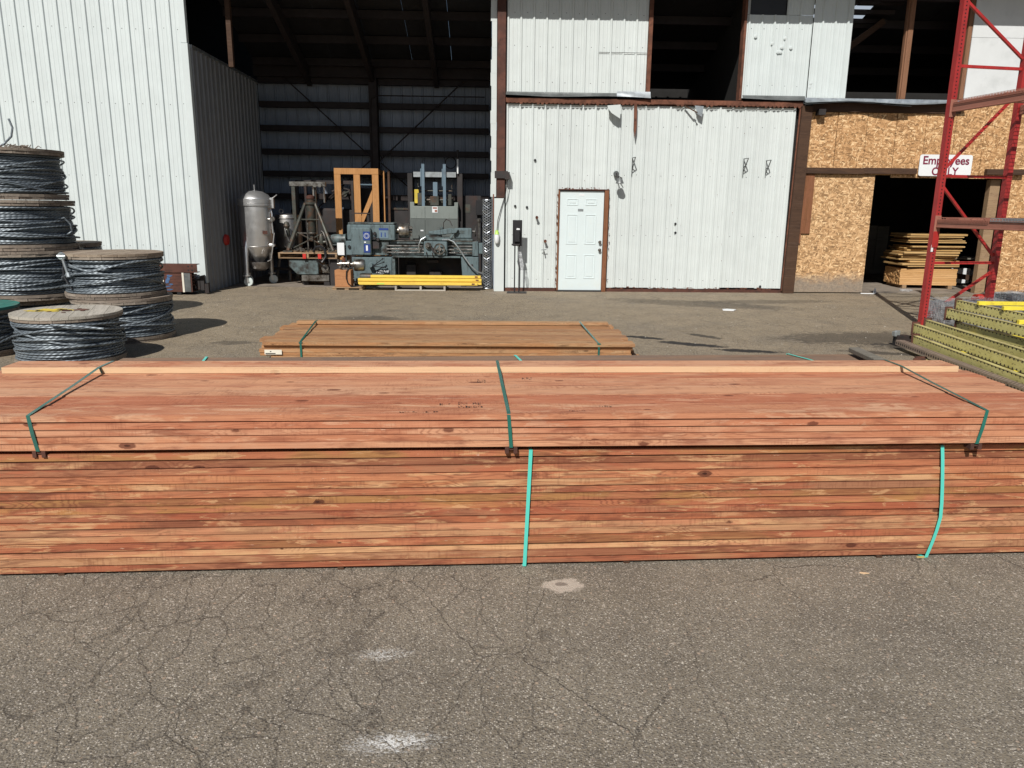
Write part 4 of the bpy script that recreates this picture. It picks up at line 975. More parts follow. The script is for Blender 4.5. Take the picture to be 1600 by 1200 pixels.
# ================================================================== red pallet rack
FA = math.atan(.15)                       # frame runs to the right, beams run towards the camera
def upright(parent, x, h=4.9):
    mb = MB(); c = .088
    mb.box(x-c/2, x+c/2, -.042, -.036, .01, h)         # punched aisle face
    mb.box(x-c/2, x-c/2+.006, -.036, .045, .01, h).box(x+c/2-.006, x+c/2, -.036, .045, .01, h)
    part('upright', mb, 'upright', parent)
    part('foot_plate', MB().box(x-.08, x+.10, -.075, .075, 0, .012), 'red', parent)
def frame(loc, label):
    t = thing('pallet_rack', label, 'rack frame', loc, FA, 'red pallet rack frames')
    upright(t, 0); upright(t, 1.12)
    for z in (.95, 2.22, 3.74): part('brace', MB().box(.046, 1.075, -.018, .018, z-.02, z+.02), 'red', t)
    for a, b in (((.05, .14), (1.07, .80)), ((1.07, 1.06), (.05, 2.06)), ((.05, 2.34), (1.07, 3.40)), ((1.07, 3.88), (.05, 4.58))):
        part('brace', MB().bar((a[0], .0, a[1]), (b[0], .0, b[1]), .036, .036, (0, 1, 0)), 'red', t)
    for z in (1.55, 3.18): part('beam_connector', MB().box(-.05, .05, -.052, -.044, z-.14, z+.10), 'salmon', t, .002)
    part('splice', MB().box(-.052, .052, -.055, -.045, 1.18, 1.42), 'red', t, .003)
    part('tag', MB().box(-.055, -.02, -.05, -.0465, 1.12, 1.22), 'whiteplate', t)
    return t
frame((6.71, 11.43, 0), 'red perforated rack frame in front of the strand board shed, standing at right')
frame((6.71+.15*2.6, 11.43-2.6, 0), 'second red rack frame just outside the right edge of the picture')
dv = Vector((.148, -.989, 0)); sv = Vector((.989, .148, 0)); P0 = Vector((6.71, 11.43, 0))
def rbeam(z, h, s_, label):
    p = P0+dv*.06+sv*s_; q = P0+dv*2.56+sv*s_
    mb = MB(); mb.bar((p.x, p.y, z-h/2), (q.x, q.y, z-h/2), .045, h)
    mb.bar((p.x-.0, p.y, z-h+.012), (q.x, q.y, z-h+.012), .052, .018)
    return solo('rack_beam', label, 'rack beam', mb, 'salmon', 'salmon rack beams', bev=.003)
rbeam(1.60, .125, .0, 'lower salmon rack beam, front one, under the lower wire deck')
rbeam(1.60, .125, 1.12, 'lower salmon rack beam, rear one, behind the lower wire deck')
rbeam(3.24, .135, .0, 'upper salmon rack beam, front one, under the upper wire deck')
rbeam(3.24, .135, 1.12, 'upper salmon rack beam, rear one, behind the upper wire deck')
def deck(z, d0, d1, label, mat='wire', drop=.05):
    mb = MB(); n = int((d1-d0)/.05)
    O = P0
    def pt(a, b, zz_): q = O+dv*a+sv*b; return (q.x, q.y, zz_)
    for i in range(n+1):
        a = d0+(d1-d0)*i/n
        mb.bar(pt(a, -.03, z+.004), pt(a, 1.15, z+.004), .005, .005); mb.bar(pt(a, -.03, z+.004), pt(a, -.034, z-drop), .005, .005, (1, 0, 0))
    for i in range(12): mb.bar(pt(d0, -.03+i*1.18/11, z+.010), pt(d1, -.03+i*1.18/11, z+.010), .005, .005)
    for k in range(2): mb.bar(pt(d0, -.036, z-drop*(k+1)/2), pt(d1, -.036, z-drop*(k+1)/2), .006, .006)
    for k in range(4): mb.bar(pt(d0+(d1-d0)*(k+.5)/4, -.0, z-.012), pt(d0+(d1-d0)*(k+.5)/4, 1.12, z-.012), .03, .02)
    return solo('wire_deck', label, 'wire deck', mb, mat, 'wire decks on the rack beams')
deck(1.615, .1, 1.05, 'galvanised wire deck on the lower beams, half nearer the red frame', 'salmon', .055)
deck(1.617, 1.08, 2.5, 'galvanised wire deck on the lower beams, half nearer the camera', 'wire', .03)
deck(3.255, .1, 1.5, 'wire deck with turned edge on the upper beams, half nearer the red frame', 'salmon', .045)
deck(3.257, 1.53, 2.5, 'wire deck with turned edge on the upper beams, half nearer the camera', 'salmon', .045)

# ================================================================== pile of rack beams, lower right
GB = 'olive and yellow rack beams piled on the ground'
def obeam(p, q, h, label, w_=.05, mat='rackbeam'):
    p = Vector(p); q = Vector(q); d = q-p; L = d.length
    t = link('rack_beam', None, None, p, None); tag(t, label, 'rack beam', GB)
    t.rotation_euler = d.to_track_quat('X', 'Z').to_euler()
    mb = MB(); mb.box(0, L, -w_/2, w_/2, -h/2, h/2); part('beam', mb, mat, t, .004)
    if mat == 'rackbeam':
        part('top_lip', MB().box(0.0, L, -w_/2-.003, w_/2+.003, h/2+.001, h/2+.006), 'lip', t)
        part('end_bracket', MB().box(-.012, -.001, -w_/2-.02, w_/2+.03, -h/2-.03, h/2+.03), 'rust', t)
    return t
obeam((5.50, 9.50, .245), (5.14, 6.0, .245), .115, 'olive rack beam nearest the lumber, upper one, dark end bracket at its far end')
obeam((5.40, 9.30, .13), (5.05, 5.9, .13), .105, 'olive rack beam directly below the one nearest the lumber')
obeam((5.78, 9.72, .265), (5.46, 6.3, .265), .115, 'second olive rack beam from the left, with bright worn top edge')
obeam((6.15, 9.90, .39), (6.10, 6.6, .39), .12, 'third olive rack beam from the left, curled rusty bracket at its far end')
obeam((6.18, 9.70, .245), (6.14, 6.6, .245), .10, 'olive rack beam underneath the third one')
obeam((6.55, 10.35, .45), (6.55, 7.2, .45), .12, 'rightmost olive rack beam, highest of the pile')
for (p, q, l) in (((5.5, 9.0, .05), (9.0, 9.2, .05), 'yellow spacer bar crossing under the olive beams at their far end'), ((5.3, 7.9, .05), (9.0, 8.1, .05), 'yellow spacer bar crossing under the olive beams near their middle'), ((6.0, 9.3, .165), (8.5, 9.53, .165), 'yellow bar lying between the beam layers at the back')):
    obeam(p, q, .045, l, .08, 'brightyellow')
for (p, q, l) in (((6.50, 9.85, .535), (9.3, 9.72, .535), 'bright yellow bar across the top of the pile, farthest of three'), ((6.50, 9.35, .535), (9.2, 9.15, .535), 'bright yellow bar across the top of the pile, middle of three'), ((6.15, 8.55, .475), (8.8, 8.30, .545), 'bright yellow bar across the pile, nearest of three')):
    obeam(p, q, .05, l, .055, 'brightyellow')
for z_, l in ((.142, 'lowest of the three olive beams stacked under the right ends of the yellow bars'), (.288, 'middle of the three olive beams stacked under the right ends of the yellow bars'), (.434, 'topmost of the three olive beams stacked under the right ends of the yellow bars')):
    obeam((8.75, 10.2, z_), (8.75, 7.4, z_), .135, l)
t = thing('lying_upright', 'faded perforated rack upright lying left of the olive beams on the ground', 'rack upright', (5.24, 9.36, .085), group=GB)
t.rotation_euler = Vector((-.26, -3.6, 0)).to_track_quat('X', 'Z').to_euler()
part('channel', MB().box(0, 3.6, -.05, .05, .03, .036).box(0, 3.6, -.05, -.044, -.025, .03).box(0, 3.6, .044, .05, -.025, .03), 'lyingupright', t)
obeam((4.90, 8.30, .035), (4.82, 5.6, .035), .055, 'low olive beam on the ground, leftmost of the pile', .09)
obeam((5.09, 8.6, .015), (4.92, 6.0, .015), .02, 'low olive beam under the perforated upright', .09)
t = thing('steel_bracket', 'small shiny metal bracket at the far left end of the beam pile', 'bracket', (5.36, 9.62, .0))
part('plate', MB().box(-.05, .01, -.02, .02, .14, .20).box(-.08, -.05, -.06, .02, .13, .19), 'galv', t, .004)
part('block', MB().box(-.04, .14, -.06, .06, 0, .139), 'darksteel', t, .004)
for i in range(3):
    solo('steel_channel', 'dark steel channel lying between the olive beams, ' + ('left one', 'middle one', 'right one')[i], 'steel channel', MB().bar((5.95+i*.14, 9.3, .15+.02*i), (5.72+i*.16, 6.4, .15+.02*i), .06, .05), 'darksteel', 'dark channels in the pile')
# wrapped wire deck stacks
def deckstack(label, O_, L, W_, z0, n, ang, mat='galv'):
    t = thing('wire_deck_stack', label, 'wire deck stack', (O_[0], O_[1], z0), ang, 'stacks of wire decks')
    mb = MB(); nx = int(L/.05); ny = int(W_/.1)
    for i in range(nx+1): mb.box(i*L/nx-.003, i*L/nx+.003, 0, W_, 0, .006)
    for j in range(ny+1): mb.box(0, L, j*W_/ny-.003, j*W_/ny+.003, .006, .012)
    for j in (0, 1): mb.box(0, L, j*W_-.004, j*W_+.004, -.018, -.001)
    me = mb.mesh('wire_deck', MT['wire'])
    for k in range(n): link('wire_deck', me, t, (random.uniform(-.01, .01), random.uniform(-.01, .01), k*.032))
    w2 = MB(); H_ = n*.032+.015; NX, NY = 26, 16; b = 0
    for i in range(NX+1):
        for j in range(NY+1): w2.v.append((-.02+(L+.04)*i/NX, -.02+(W_+.04)*j/NY, H_+random.uniform(-.002, .02)))
    for i in range(NX):
        for j in range(NY): q = i*(NY+1)+j; w2.f.append((q, q+1, q+NY+2, q+NY+1))
    for side in range(2):
        b = len(w2.v); N_ = NX if side == 0 else NY
        for i in range(N_+1):
            for k in range(4):
                f = 1-k/3
                p = (-.02+(L+.04)*i/N_, -.022+random.uniform(-.012, .004)) if side == 0 else (-.022+random.uniform(-.012, .004), -.02+(W_+.04)*i/N_)
                w2.v.append((p[0], p[1], H_*f-.02*(1-f)))
        for i in range(N_):
            for k in range(3): q = b+i*4+k; w2.f.append((q, q+1, q+5, q+4))
    part('plastic_wrap', w2, 'wrap', t, smooth=True)
    return t
deckstack('plastic wrapped stack of wire decks behind the red upright, left one', (6.92, 10.45), 1.15, 1.15, .10, 9, .15)
deckstack('plastic wrapped stack of wire decks right of the red upright, right one', (8.15, 10.55), 2.1, 1.2, .10, 12, .12)
for k, x in enumerate((7.1, 8.9)): solo('timber_bearer', 'timber bearer under the '+('left', 'right')[k]+' wire deck stack', 'timber', MB().bar((x-.1, 10.6, .04), (x+1.1, 10.8, .04), .1, .079), 'greywood', 'bearers under the wire decks')
rl = thing('wrapped_roll', 'long roll in shiny plastic with a red end, behind the wire decks', 'roll', (9.0, 13.5, 0), .08)
part('roll', MB().cyl((.0, 0, .17), (1.6, 0, .17), .13, n=16), 'galv', rl, smooth=True)
part('plastic_film', MB().lathe([(.134, .18), (.15, .5), (.137, .8), (.152, 1.1), (.139, 1.5)], (0, 0, .17), 20, 'x'), 'wrap', rl, smooth=True)
part('red_end', MB().cyl((-.16, 0, .15), (-.002, 0, .16), .11, n=14), 'redpaint', rl, smooth=True)
part('block', MB().box(.2, .3, -.15, .15, 0, .038).box(1.2, 1.3, -.15, .15, 0, .038), 'greywood', rl)

# ================================================================== machinery in the bay
# stainless tank on casters
tk = thing('stainless_tank', 'tall shiny stainless tank on a white caster at the left of the bay', 'tank', (-4.90, 16.75, 0))
part('body', MB().lathe([(.0, .44), (.05, .44), (.14, .55), (.33, .80), (.335, .82), (.335, 1.70)], n=40), 'ss', tk, smooth=True)
part('lid', MB().lathe([(.345, 1.72), (.345, 1.80), (.325, 1.83), (.27, 1.90), (.16, 1.96), (.0, 1.985)], n=40), 'ss', tk, smooth=True)
part('clamp_band', MB().lathe([(.336, 1.66), (.36, 1.67), (.36, 1.715), (.352, 1.72), (.36, 1.725), (.36, 1.80), (.346, 1.81)], n=40), 'ss', tk, smooth=True)
part('weld_ring', MB().torus((0, 0, .83), .337, .006, 'z', 40, 5), 'ssdull', tk, smooth=True)
part('bottom_pan', MB().lathe([(0, .30), (.12, .31), (.2, .36), (.24, .46), (.242, .50)], n=24), 'ssdull', tk, smooth=True)
part('vent', MB().cyl((-.0, 0, 1.97), (0, 0, 2.10), .012, n=8), 'ss', tk)
part('hand_rod', MB().tube([(.26, -.25, .52), (.34, -.28, .56), (.37, -.28, .7), (.44, -.28, 1.12)], .012, 8), 'ss', tk, smooth=True)
part('gauge', MB().lathe([(0, -.03), (.05, -.03), (.055, 0), (0, .0)], (.40, -.2, 1.40), 16, 'y').cyl((.30, -.17, 1.40), (.40, -.17, 1.40), .015, n=8), 'machined', tk, smooth=True)
part('valve', MB().lathe([(0, -.04), (.045, -.04), (.045, .04), (0, .04)], (.36, -.24, .86), 12, 'x').lathe([(0, -.05), (.03, -.05), (.03, .05), (0, .05)], (.40, -.24, .86), 10, 'y'), 'ss', tk, smooth=True)
part('latch', MB().box(.33, .40, -.06, .02, 1.62, 1.84).bar((.36, -.02, 1.82), (.48, -.05, 1.90), .02, .02), 'ss', tk, .004)
part('pipe', MB().tube([(.33, -.05, 1.6), (.36, -.08, 1.5), (.35, -.08, 1.3), (.36, -.08, 1.1)], .018, 8), 'ss', tk, smooth=True)
part('rust_drip', MB().box(.20, .30, -.285, -.28, 1.09, 1.16), 'rust', tk)
for ang in (-118, 62, 150):
    c, s_ = math.cos(R(ang)), math.sin(R(ang))
    lg = part('leg', MB().tube([(c*.30, s_*.30, 1.02), (c*.35, s_*.35, .80), (c*.37, s_*.37, .24)], [.02, .05, .045], 12), 'ss', tk, smooth=True)
    part('leg_gusset', MB().bar((c*.33, s_*.33, 1.02), (c*.36, s_*.36, .7), .10, .012, (c, s_, 0)), 'ss', tk)
    part('caster_fork', MB().cyl((c*.37, s_*.37, .24), (c*.37, s_*.37, .215), .085, n=14).bar((c*.37, s_*.37-.045, .215), (c*.37+.03, s_*.37-.045, .08), .05, .008, (0, 1, 0)), 'ss', tk)
    wl = part('wheel', MB().lathe([(0, -.02), (.04, -.024), (.045, -.02), (.085, -.02), (.095, -.01), (.095, .01), (.085, .02), (0, .02)], (c*.37+.03, s_*.37-.01, .096), 24, 'y'), 'wheelwhite', tk, smooth=True)
# second, duller tank
tk2 = thing('steel_tank', 'smaller dull steel tank half hidden behind the shiny tank', 'tank', (-4.52, 17.9, 0))
part('body', MB().lathe([(0, .55), (.12, .58), (.30, .75), (.30, 1.42), (.28, 1.47), (0, 1.50)], n=28), 'ssdull', tk2, smooth=True)
part('flange_ring', MB().torus((0, 0, 1.40), .305, .014, 'z', 28, 6), 'ssdull', tk2, smooth=True)
part('lifting_eye', MB().torus((-.12, -.1, 1.55), .045, .012, 'y', 14, 6), 'ss', tk2, smooth=True)
for a in (-80, 40, 160): part('leg', MB().cyl((.24*math.cos(R(a)), .24*math.sin(R(a)), .7), (.38*math.cos(R(a)), .38*math.sin(R(a)), .02), .035, n=8), 'ssdull', tk2)
part('cross_bar', MB().bar((-.5, -.35, .28), (.7, -.35, .28), .05, .06), 'darksteel', tk2)

# drilling tripod on pallet
pl = thing('pallet', 'worn pallet carrying the tripod winch on top of the grey machine', 'pallet', (-3.80, 17.0, .585))
for i in range(7): link('deck_board', MB().box(-.62, .62, -.055, .055, .10, .122).mesh('deck_board', MT['palletwood'], bev=.002) if i == 0 else bpy.data.meshes['deck_board'], pl, (0, -.42+i*.14, 0))
for x in (-.60, 0, .60): part('stringer', MB().box(x-.02, x+.02, -.475, .475, .018, .099), 'palletwood', pl, .002)
for y in (-.42, 0, .42): part('bottom_board', MB().box(-.62, .62, y-.05, y+.05, 0, .017), 'palletwood', pl, .002)
part('red_block', MB().box(-.10, -.03, -.50, -.472, .0, .10), 'redpaint', pl)
part('red_block', MB().box(.22, .29, -.50, -.472, .0, .10), 'redpaint', pl)
tp = thing('tripod_winch', 'oily iron tripod winch with splayed pipe legs standing on the pallet', 'machine', (-3.79, 17.0, .71))
for a, b, r_ in (((-.46, -.30, .03), (-.11, -.04, 1.02), .045), ((.50, -.30, .03), (.10, -.04, 1.02), .045), ((.0, .38, .03), (.0, .06, 1.02), .045)):
    part('leg', MB().cyl(a, b, r_, r_*.75, 10), 'iron', tp, smooth=True)
    part('foot_pad', MB().box(a[0]-.10, a[0]+.10, a[1]-.06, a[1]+.06, 0, .028), 'iron', tp, .003)
part('column', MB().lathe([(0, .22), (.05, .22), (.055, .36), (.09, .40), (.10, .42), (.10, .98), (.13, 1.0), (.13, 1.04), (.085, 1.06), (.085, 1.10), (0, 1.12)], n=20), 'iron', tp, smooth=True)
part('cap', MB().lathe([(.06, 1.10), (.09, 1.12), (.09, 1.17), (.05, 1.19), (0, 1.20)], n=14), 'rust', tp, smooth=True)
part('collar', MB().torus((0, 0, .39), .08, .025, 'z', 18, 6), 'machined', tp, smooth=True)
for p, q in (((-.30, -.18, .42), (.40, -.22, .08)), ((.32, -.18, .42), (-.36, -.22, .08)), ((-.22, -.12, .68), (.28, -.12, .68))):
    part('cross_rod', MB().cyl(p, q, .014, n=6), 'iron', tp)
for (p) in ([(-.50, -.2, .05), (-.42, -.3, .22), (-.48, -.3, .34), (-.52, -.25, .5)], [(.42, -.35, .02), (.36, -.38, .3), (.30, -.3, .42), (.26, -.3, .45)], [(.0, -.42, .0), (.0, -.42, .5), (.01, -.42, .62)]):
    part('pipe', MB().tube(p, .016, 8), 'machined', tp, smooth=True)
part('valve_body', MB().lathe([(0, 0), (.05, 0), (.05, .08), (.03, .1), (.05, .15), (.045, .30), (.02, .34), (0, .34)], (.27, -.36, .05), 12).cyl((.20, -.36, .22), (.36, -.36, .22), .03, n=8), 'iron', tp, smooth=True)
part('valve_body', MB().lathe([(0, 0), (.06, .02), (.06, .14), (.04, .18), (.07, .24), (.05, .32), (0, .34)], (-.50, -.15, .30), 12), 'iron', tp, smooth=True)
part('hose', MB().tube([(.12, -.48, .02), (.18, -.52, .12), (.27, -.52, .14), (.36, -.5, .06), (.38, -.5, -.08), (.3, -.54, -.2)], .03, 8), 'black', tp, smooth=True)
mb = MB()
for i in range(26):
    x, y = random.uniform(-.55, .55), random.uniform(-.42, .35); a = random.uniform(0, 3.1); L_ = random.uniform(.05, .2)
    mb.bar((x, y, .02), (x+L_*math.cos(a), y+L_*math.sin(a)*.6, .03+random.uniform(0, .09)), random.uniform(.015, .04), random.uniform(.01, .04))
part('loose_fittings', mb, 'machined', tp, stuff=True)
gm = thing('grey_machine_base', 'grey green tub-shaped machine base under the pallet', 'machine', (-3.80, 17.0, 0))
part('tub', MB().prism([(-.42, .56), (-.42, .42), (-.25, .24), (.20, .24), (.20, .56)], -.42, .3), 'latheold', gm, .012)
part('tray', MB().box(-.17, .42, -.40, .2, .10, .232), 'machined', gm, .006)
part('pump', MB().lathe([(0, -.05), (.08, -.05), (.08, .06), (0, .06)], (.34, -.36, .38), 14, 'y').box(.27, .42, -.33, -.2, .27, .40), 'machined', gm, .004)
part('side_plate', MB().prism([(.44, .0), (.60, .0), (.70, .56), (.44, .56)], -.38, -.32), 'darksteel', gm)
part('foot', MB().box(-.16, -.05, -.3, .2, 0, .098).box(.30, .42, -.38, .2, 0, .098).box(.44, .62, -.3, .3, 0, .5), 'darksteel', gm)
part('wiring', MB().tube([(.15, -.44, .58), (.22, -.46, .5), (.32, -.46, .42), (.36, -.44, .36)], .012, 6).tube([(.18, -.44, .58), (.28, -.46, .52), (.40, -.46, .5)], .01, 6), 'black', gm, smooth=True)
# gantry / fork mast behind
gt = thing('gantry_frame', 'rusty portal frame with pulleys behind the tripod', 'frame', (-4.05, 17.7, 0))
part('post', MB().box(-.30, -.22, -.04, .04, 0, 2.10), 'iron', gt, .004)
part('post', MB().box(.16, .24, -.04, .04, 0, 2.10), 'iron', gt, .004)
part('head_beam', MB().box(-.34, .46, -.05, .05, 2.10, 2.20), 'machined', gt, .004)
part('pulley', MB().lathe([(0, -.03), (.05, -.03), (.05, .03), (0, .03)], (.24, -.09, 2.13), 14, 'y').lathe([(0, -.03), (.05, -.03), (.05, .03), (0, .03)], (.34, -.09, 2.13), 14, 'y'), 'machined', gt, smooth=True)
part('hanging_bars', MB().box(.40, .43, -.02, .02, 1.75, 2.09).box(.18, .21, -.08, -.06, 1.75, 2.09), 'machined', gt)
part('rung', MB().box(-.20, .14, -.015, .015, 1.06, 1.09), 'machined', gt)
ms = thing('forklift_mast', 'dark forklift mast and guard standing in the shade behind the tripod', 'forklift', (-3.75, 18.7, 0))
for x in (-.75, -.55, .55, .62): part('mast_rail', MB().box(x, x+.06, -.05, .05, 0, 2.25), 'darksteel', ms, .004)
part('cross_member', MB().box(-.75, .68, -.03, .03, 2.18, 2.26), 'darksteel', ms); part('cross_member', MB().box(-.75, .68, -.03, .03, .9, 1.0), 'darksteel', ms)
part('lamp', MB().lathe([(0, 0), (.06, 0), (.08, .09), (.0, .1)], (.40, -.1, 1.95), 12, 'y').cyl((.3, -.1, 1.90), (.52, -.1, 2.02), .02, n=6), 'iron', ms, smooth=True)
part('seat_guard', MB().tube([(.1, 0, 2.0), (.3, 0, 2.1), (.5, 0, 2.05), (.56, 0, 1.8)], .03, 6), 'darksteel', ms)
part('body', MB().box(-.95, .75, .2, .6, .1, 1.62), 'darksteel', ms, .05)  # body enlarged to block sun patches on the rear wall

# timber crate frame
cf = thing('timber_crate_frame', 'tall open crate frame of orange pine posts with a diagonal brace', 'crate frame', (-3.0, 18.6, 0))
def post(x0, x1, y0, y1, z0, z1, nm='post'): return part(nm, MB().box(x0, x1, y0, y1, z0, z1), 'pine', cf, .003)
post(-.565, -.415, -.04, .0, 0, 2.40); post(-.115, .035, -.04, .0, 0, 2.40); post(.315, .465, -.04, 0, 0, 2.40)
post(-.565, .465, -.041, -.001, 2.403, 2.54, 'top_rail'); post(-.565, .465, -.04, 0, .35, .47, 'rail') if False else None
part('diagonal', MB().bar((.0, -.02, 1.15), (.36, -.02, 2.02), .135, .036, (0, 1, 0)) if False else MB().prism([(.04, 1.20), (.04, 1.45), (.31, 2.06), (.31, 1.80)], -.038, -.004), 'pine', cf, .002)
for x, y in ((-.565, .95), (.42, .95), (.62, .5), (.52, .25)): post(x, x+.05, y, y+.1, 0, 2.46)
post(.47, .72, .93, .97, 2.40, 2.54, 'top_rail')
post(-.56, -.52, 0.0, .95, 2.41, 2.53, 'side_rail'); post(.43, .465, .0, .95, 2.41, 2.53, 'side_rail')
part('post', MB().box(.56, .585, .1, .15, 0, 2.5), 'pine', cf, .002)
part('post', MB().box(.66, .71, .1, .2, 0, 2.5), 'brownboard', cf, .002)
lf = thing('light_steel_frame', 'pale grey steel stand seen between the crate posts', 'frame', (-2.9, 19.0, 0))
part('leg', MB().box(-.22, -.15, -.03, .03, 0, 2.15), 'bluegrey', lf, .003)
part('leg', MB().box(.24, .30, -.03, .03, 0, 2.15), 'bluegrey', lf, .003)
part('head_rail', MB().box(-.22, .30, -.03, .03, 2.152, 2.20), 'bluegrey', lf, .003)
part('panel', MB().box(-.14, .23, .0, .02, .6, 2.1), 'darksteel', lf)

# lathe
lt = thing('lathe', 'large grey green metalworking lathe with blue plates and chuck, centre of the bay', 'lathe', (-1.6, 17.0, 0))
def lp(nm, mb, mat, bev=.006, sm=False, label=None): return part(nm, mb, mat, lt, bev, sm, label=label)
lc = lp('left_pedestal', MB().prism([(-1.28, .62), (-1.24, .10), (-.44, .10), (-.42, .62)], -.42, .25), 'lathe', .015)
part('door_panel', MB().box(-.98, -.62, -.432, -.424, .14, .57), 'lathe', lc, .006)
part('name_plate', MB().box(-.78, -.47, -.438, -.4325, .268, .352), 'black', lc)
o = text('lettering', 'NEUVE', .085, 'whiteplate', lc, (-.625, -.4385, .310), (R(90), 0, 0), .0006, .001, xs=1.05)
part('speed_hub', MB().lathe([(0, -.14), (.045, -.14), (.05, -.02), (.06, 0), (0, 0)], (-.87, -.435, .46), 14, 'y'), 'lathe', lc, smooth=True)
for q in ((-.60, .60), (-.58, .53), (-.55, .42)): part('lever', MB().cyl((-.82, -.55, .44), (q[0], -.58, q[1]), .009, n=6).lathe([(0, -.02), (.018, -.01), (.018, .01), (0, .02)], (q[0], -.58, q[1]), 8), 'black', lc, smooth=True)
lp('pedestal_gap_plate', MB().box(-.43, -.36, -.40, .2, .08, .62), 'latheold')
lp('headstock_foot', MB().box(-.862, -.505, -.24, .25, .655, .965), 'latheold')
rc = lp('right_pedestal', MB().prism([(1.05, .64), (1.09, .08), (1.43, .08), (1.43, .64)], -.38, .25), 'lathe', .012)
part('button', MB().lathe([(0, -.02), (.022, -.02), (.022, 0)], (1.22, -.382, .48), 10, 'y').lathe([(0, -.02), (.022, -.02), (.022, 0)], (1.29, -.382, .47), 10, 'y'), 'darksteel', rc)
lp('rear_apron', MB().box(-.35, 1.04, .22, .25, .08, .62), 'darksteel')
for q in ((-.15, .05, -.1, .2, .06, .45), (.35, .62, -.1, .2, .06, .30), (.3, .56, -.2, .1, .50, .56)): lp('stored_box', MB().box(*q), 'darksteel')
lp('chip_tray', MB().box(-.42, 1.04, -.44, .3, .622, .652), 'latheold', .004)
lp('bed', MB().box(-.50, 1.38, -.20, .22, .90, .955).box(-.50, 1.38, -.12, .18, .655, .90), 'latheold', .004)
lp('bed_way', MB().box(-.42, 1.38, -.215, -.16, .957, .975).box(-.42, 1.38, .12, .17, .957, .975), 'machined', .003)
for z, r_ in ((.86, .018), (.79, .02), (.72, .016)): lp('lead_screw', MB().cyl((-.55, -.27, z), (1.33, -.27, z), r_, n=10), 'machined', 0, True)
lp('screw_bracket', MB().box(1.30, 1.42, -.34, .2, .66, .96), 'lathe'); lp('end_cover', MB().box(1.425, 1.52, -.30, .15, .70, .93), 'lathe', .012)
hs = lp('headstock', MB().box(-1.38, -.36, -.30, .30, .97, 1.30), 'lathe', .02)
part('headstock_cap', MB().box(-1.36, -.38, -.28, .28, 1.303, 1.345), 'latheold', hs, .01)
part('gear_cover', MB().box(-1.28, -.86, -.44, -.305, .66, 1.24), 'lathe', hs, .02)
part('lower_cover', MB().box(-1.40, -.865, -.38, .2, .655, .96), 'lathe', hs, .015)
part('blue_plate', MB().box(-1.02, -.875, -.446, -.4405, .98, 1.16), 'blue', hs)
part('blue_plate', MB().box(-1.01, -.875, -.446, -.4405, .72, .90), 'blue', hs)
part('dial_ring', MB().torus((-.945, -.448, 1.07), .055, .004, 'y', 20, 4).torus((-.945, -.448, 1.07), .035, .003, 'y', 16, 4), 'whiteplate', hs)
part('white_card', MB().box(-.965, -.925, -.450, -.4465, .76, .87), 'whiteplate', hs); part('white_card', MB().box(-1.0, -.96, -.450, -.4405, .925, .95), 'whiteplate', hs)
part('speed_chart', MB().box(-.70, -.50, -.307, -.3015, 1.02, 1.22), 'bluegrey', hs)
part('chart_bar', MB().box(-.70, -.50, -.312, -.308, 1.19, 1.23).box(-.66, -.64, -.312, -.308, 1.05, 1.14).box(-.58, -.56, -.312, -.308, 1.05, 1.14), 'blue', hs)
part('knob_row', MB().lathe([(0, -.05), (.03, -.05), (.035, 0)], (-.79, -.31, 1.12), 10, 'y').lathe([(0, -.05), (.03, -.05), (.035, 0)], (-.79, -.31, 1.02), 10, 'y').lathe([(0, -.07), (.03, -.07), (.035, 0)], (-.72, -.31, .995), 10, 'y').box(-.84, -.70, -.34, -.31, .80, .95), 'darksteel', hs)
part('cover_knob', MB().lathe([(0, -.04), (.03, -.04), (.035, 0)], (-1.33, -.38, .84), 10, 'y'), 'black', hs)
part('top_handle', MB().box(-1.32, -.92, -.02, .02, 1.52, 1.545).cyl((-.96, 0, 1.34), (-.96, 0, 1.50), .04, n=12), 'darksteel', hs)
ch = lp('chuck', MB().lathe([(0, 0), (.07, 0), (.07, .05), (.15, .06), (.155, .08), (.155, .26), (.145, .28), (.05, .28), (.05, .34), (0, .34)], (-.36, 0, 1.17), 28, 'x'), 'machined', 0, True)
for a in (20, 140, 260): part('jaw', MB().box(-.09, -.02, -.02+.1*math.cos(R(a)), .02+.1*math.cos(R(a)), 1.15+.1*math.sin(R(a)), 1.21+.1*math.sin(R(a))), 'machined', ch)
cr = lp('carriage', MB().box(.20, .82, -.32, .25, .978, 1.045), 'latheold', .01)
part('apron', MB().box(.26, .76, -.42, -.20, .66, .965), 'lathe', cr, .015)
part('cross_slide', MB().box(.28, .62, -.22, .2, 1.047, 1.10), 'latheold', cr, .006)
part('tool_post', MB().box(.52, .72, -.14, .08, 1.10, 1.20).cyl((.62, -.03, 1.20), (.62, -.03, 1.26), .04, n=12), 'latheold', cr, .006)
part('compound', MB().prism([(.35, 1.12), (.60, 1.10), (.95, 1.14), (1.0, 1.22), (.80, 1.24), (.60, 1.20), (.35, 1.17)], -.26, -.14), 'lathe', cr, .01)
part('handwheel', MB().torus((.60, -.50, .81), .105, .016, 'y', 24, 6).lathe([(0, -.03), (.035, -.03), (.05, .0), (.03, .09)], (.60, -.50, .81), 14, 'y').bar((.50, -.5, .81), (.70, -.5, .81), .02, .02).bar((.60, -.5, .71), (.60, -.5, .91), .02, .02, (1, 0, 0)), 'machined', cr, smooth=True)
part('handwheel', MB().torus((.36, -.47, .88), .055, .014, 'y', 18, 6).lathe([(0, -.06), (.03, -.06), (.04, .04)], (.36, -.46, .88), 12, 'y'), 'machined', cr, smooth=True)
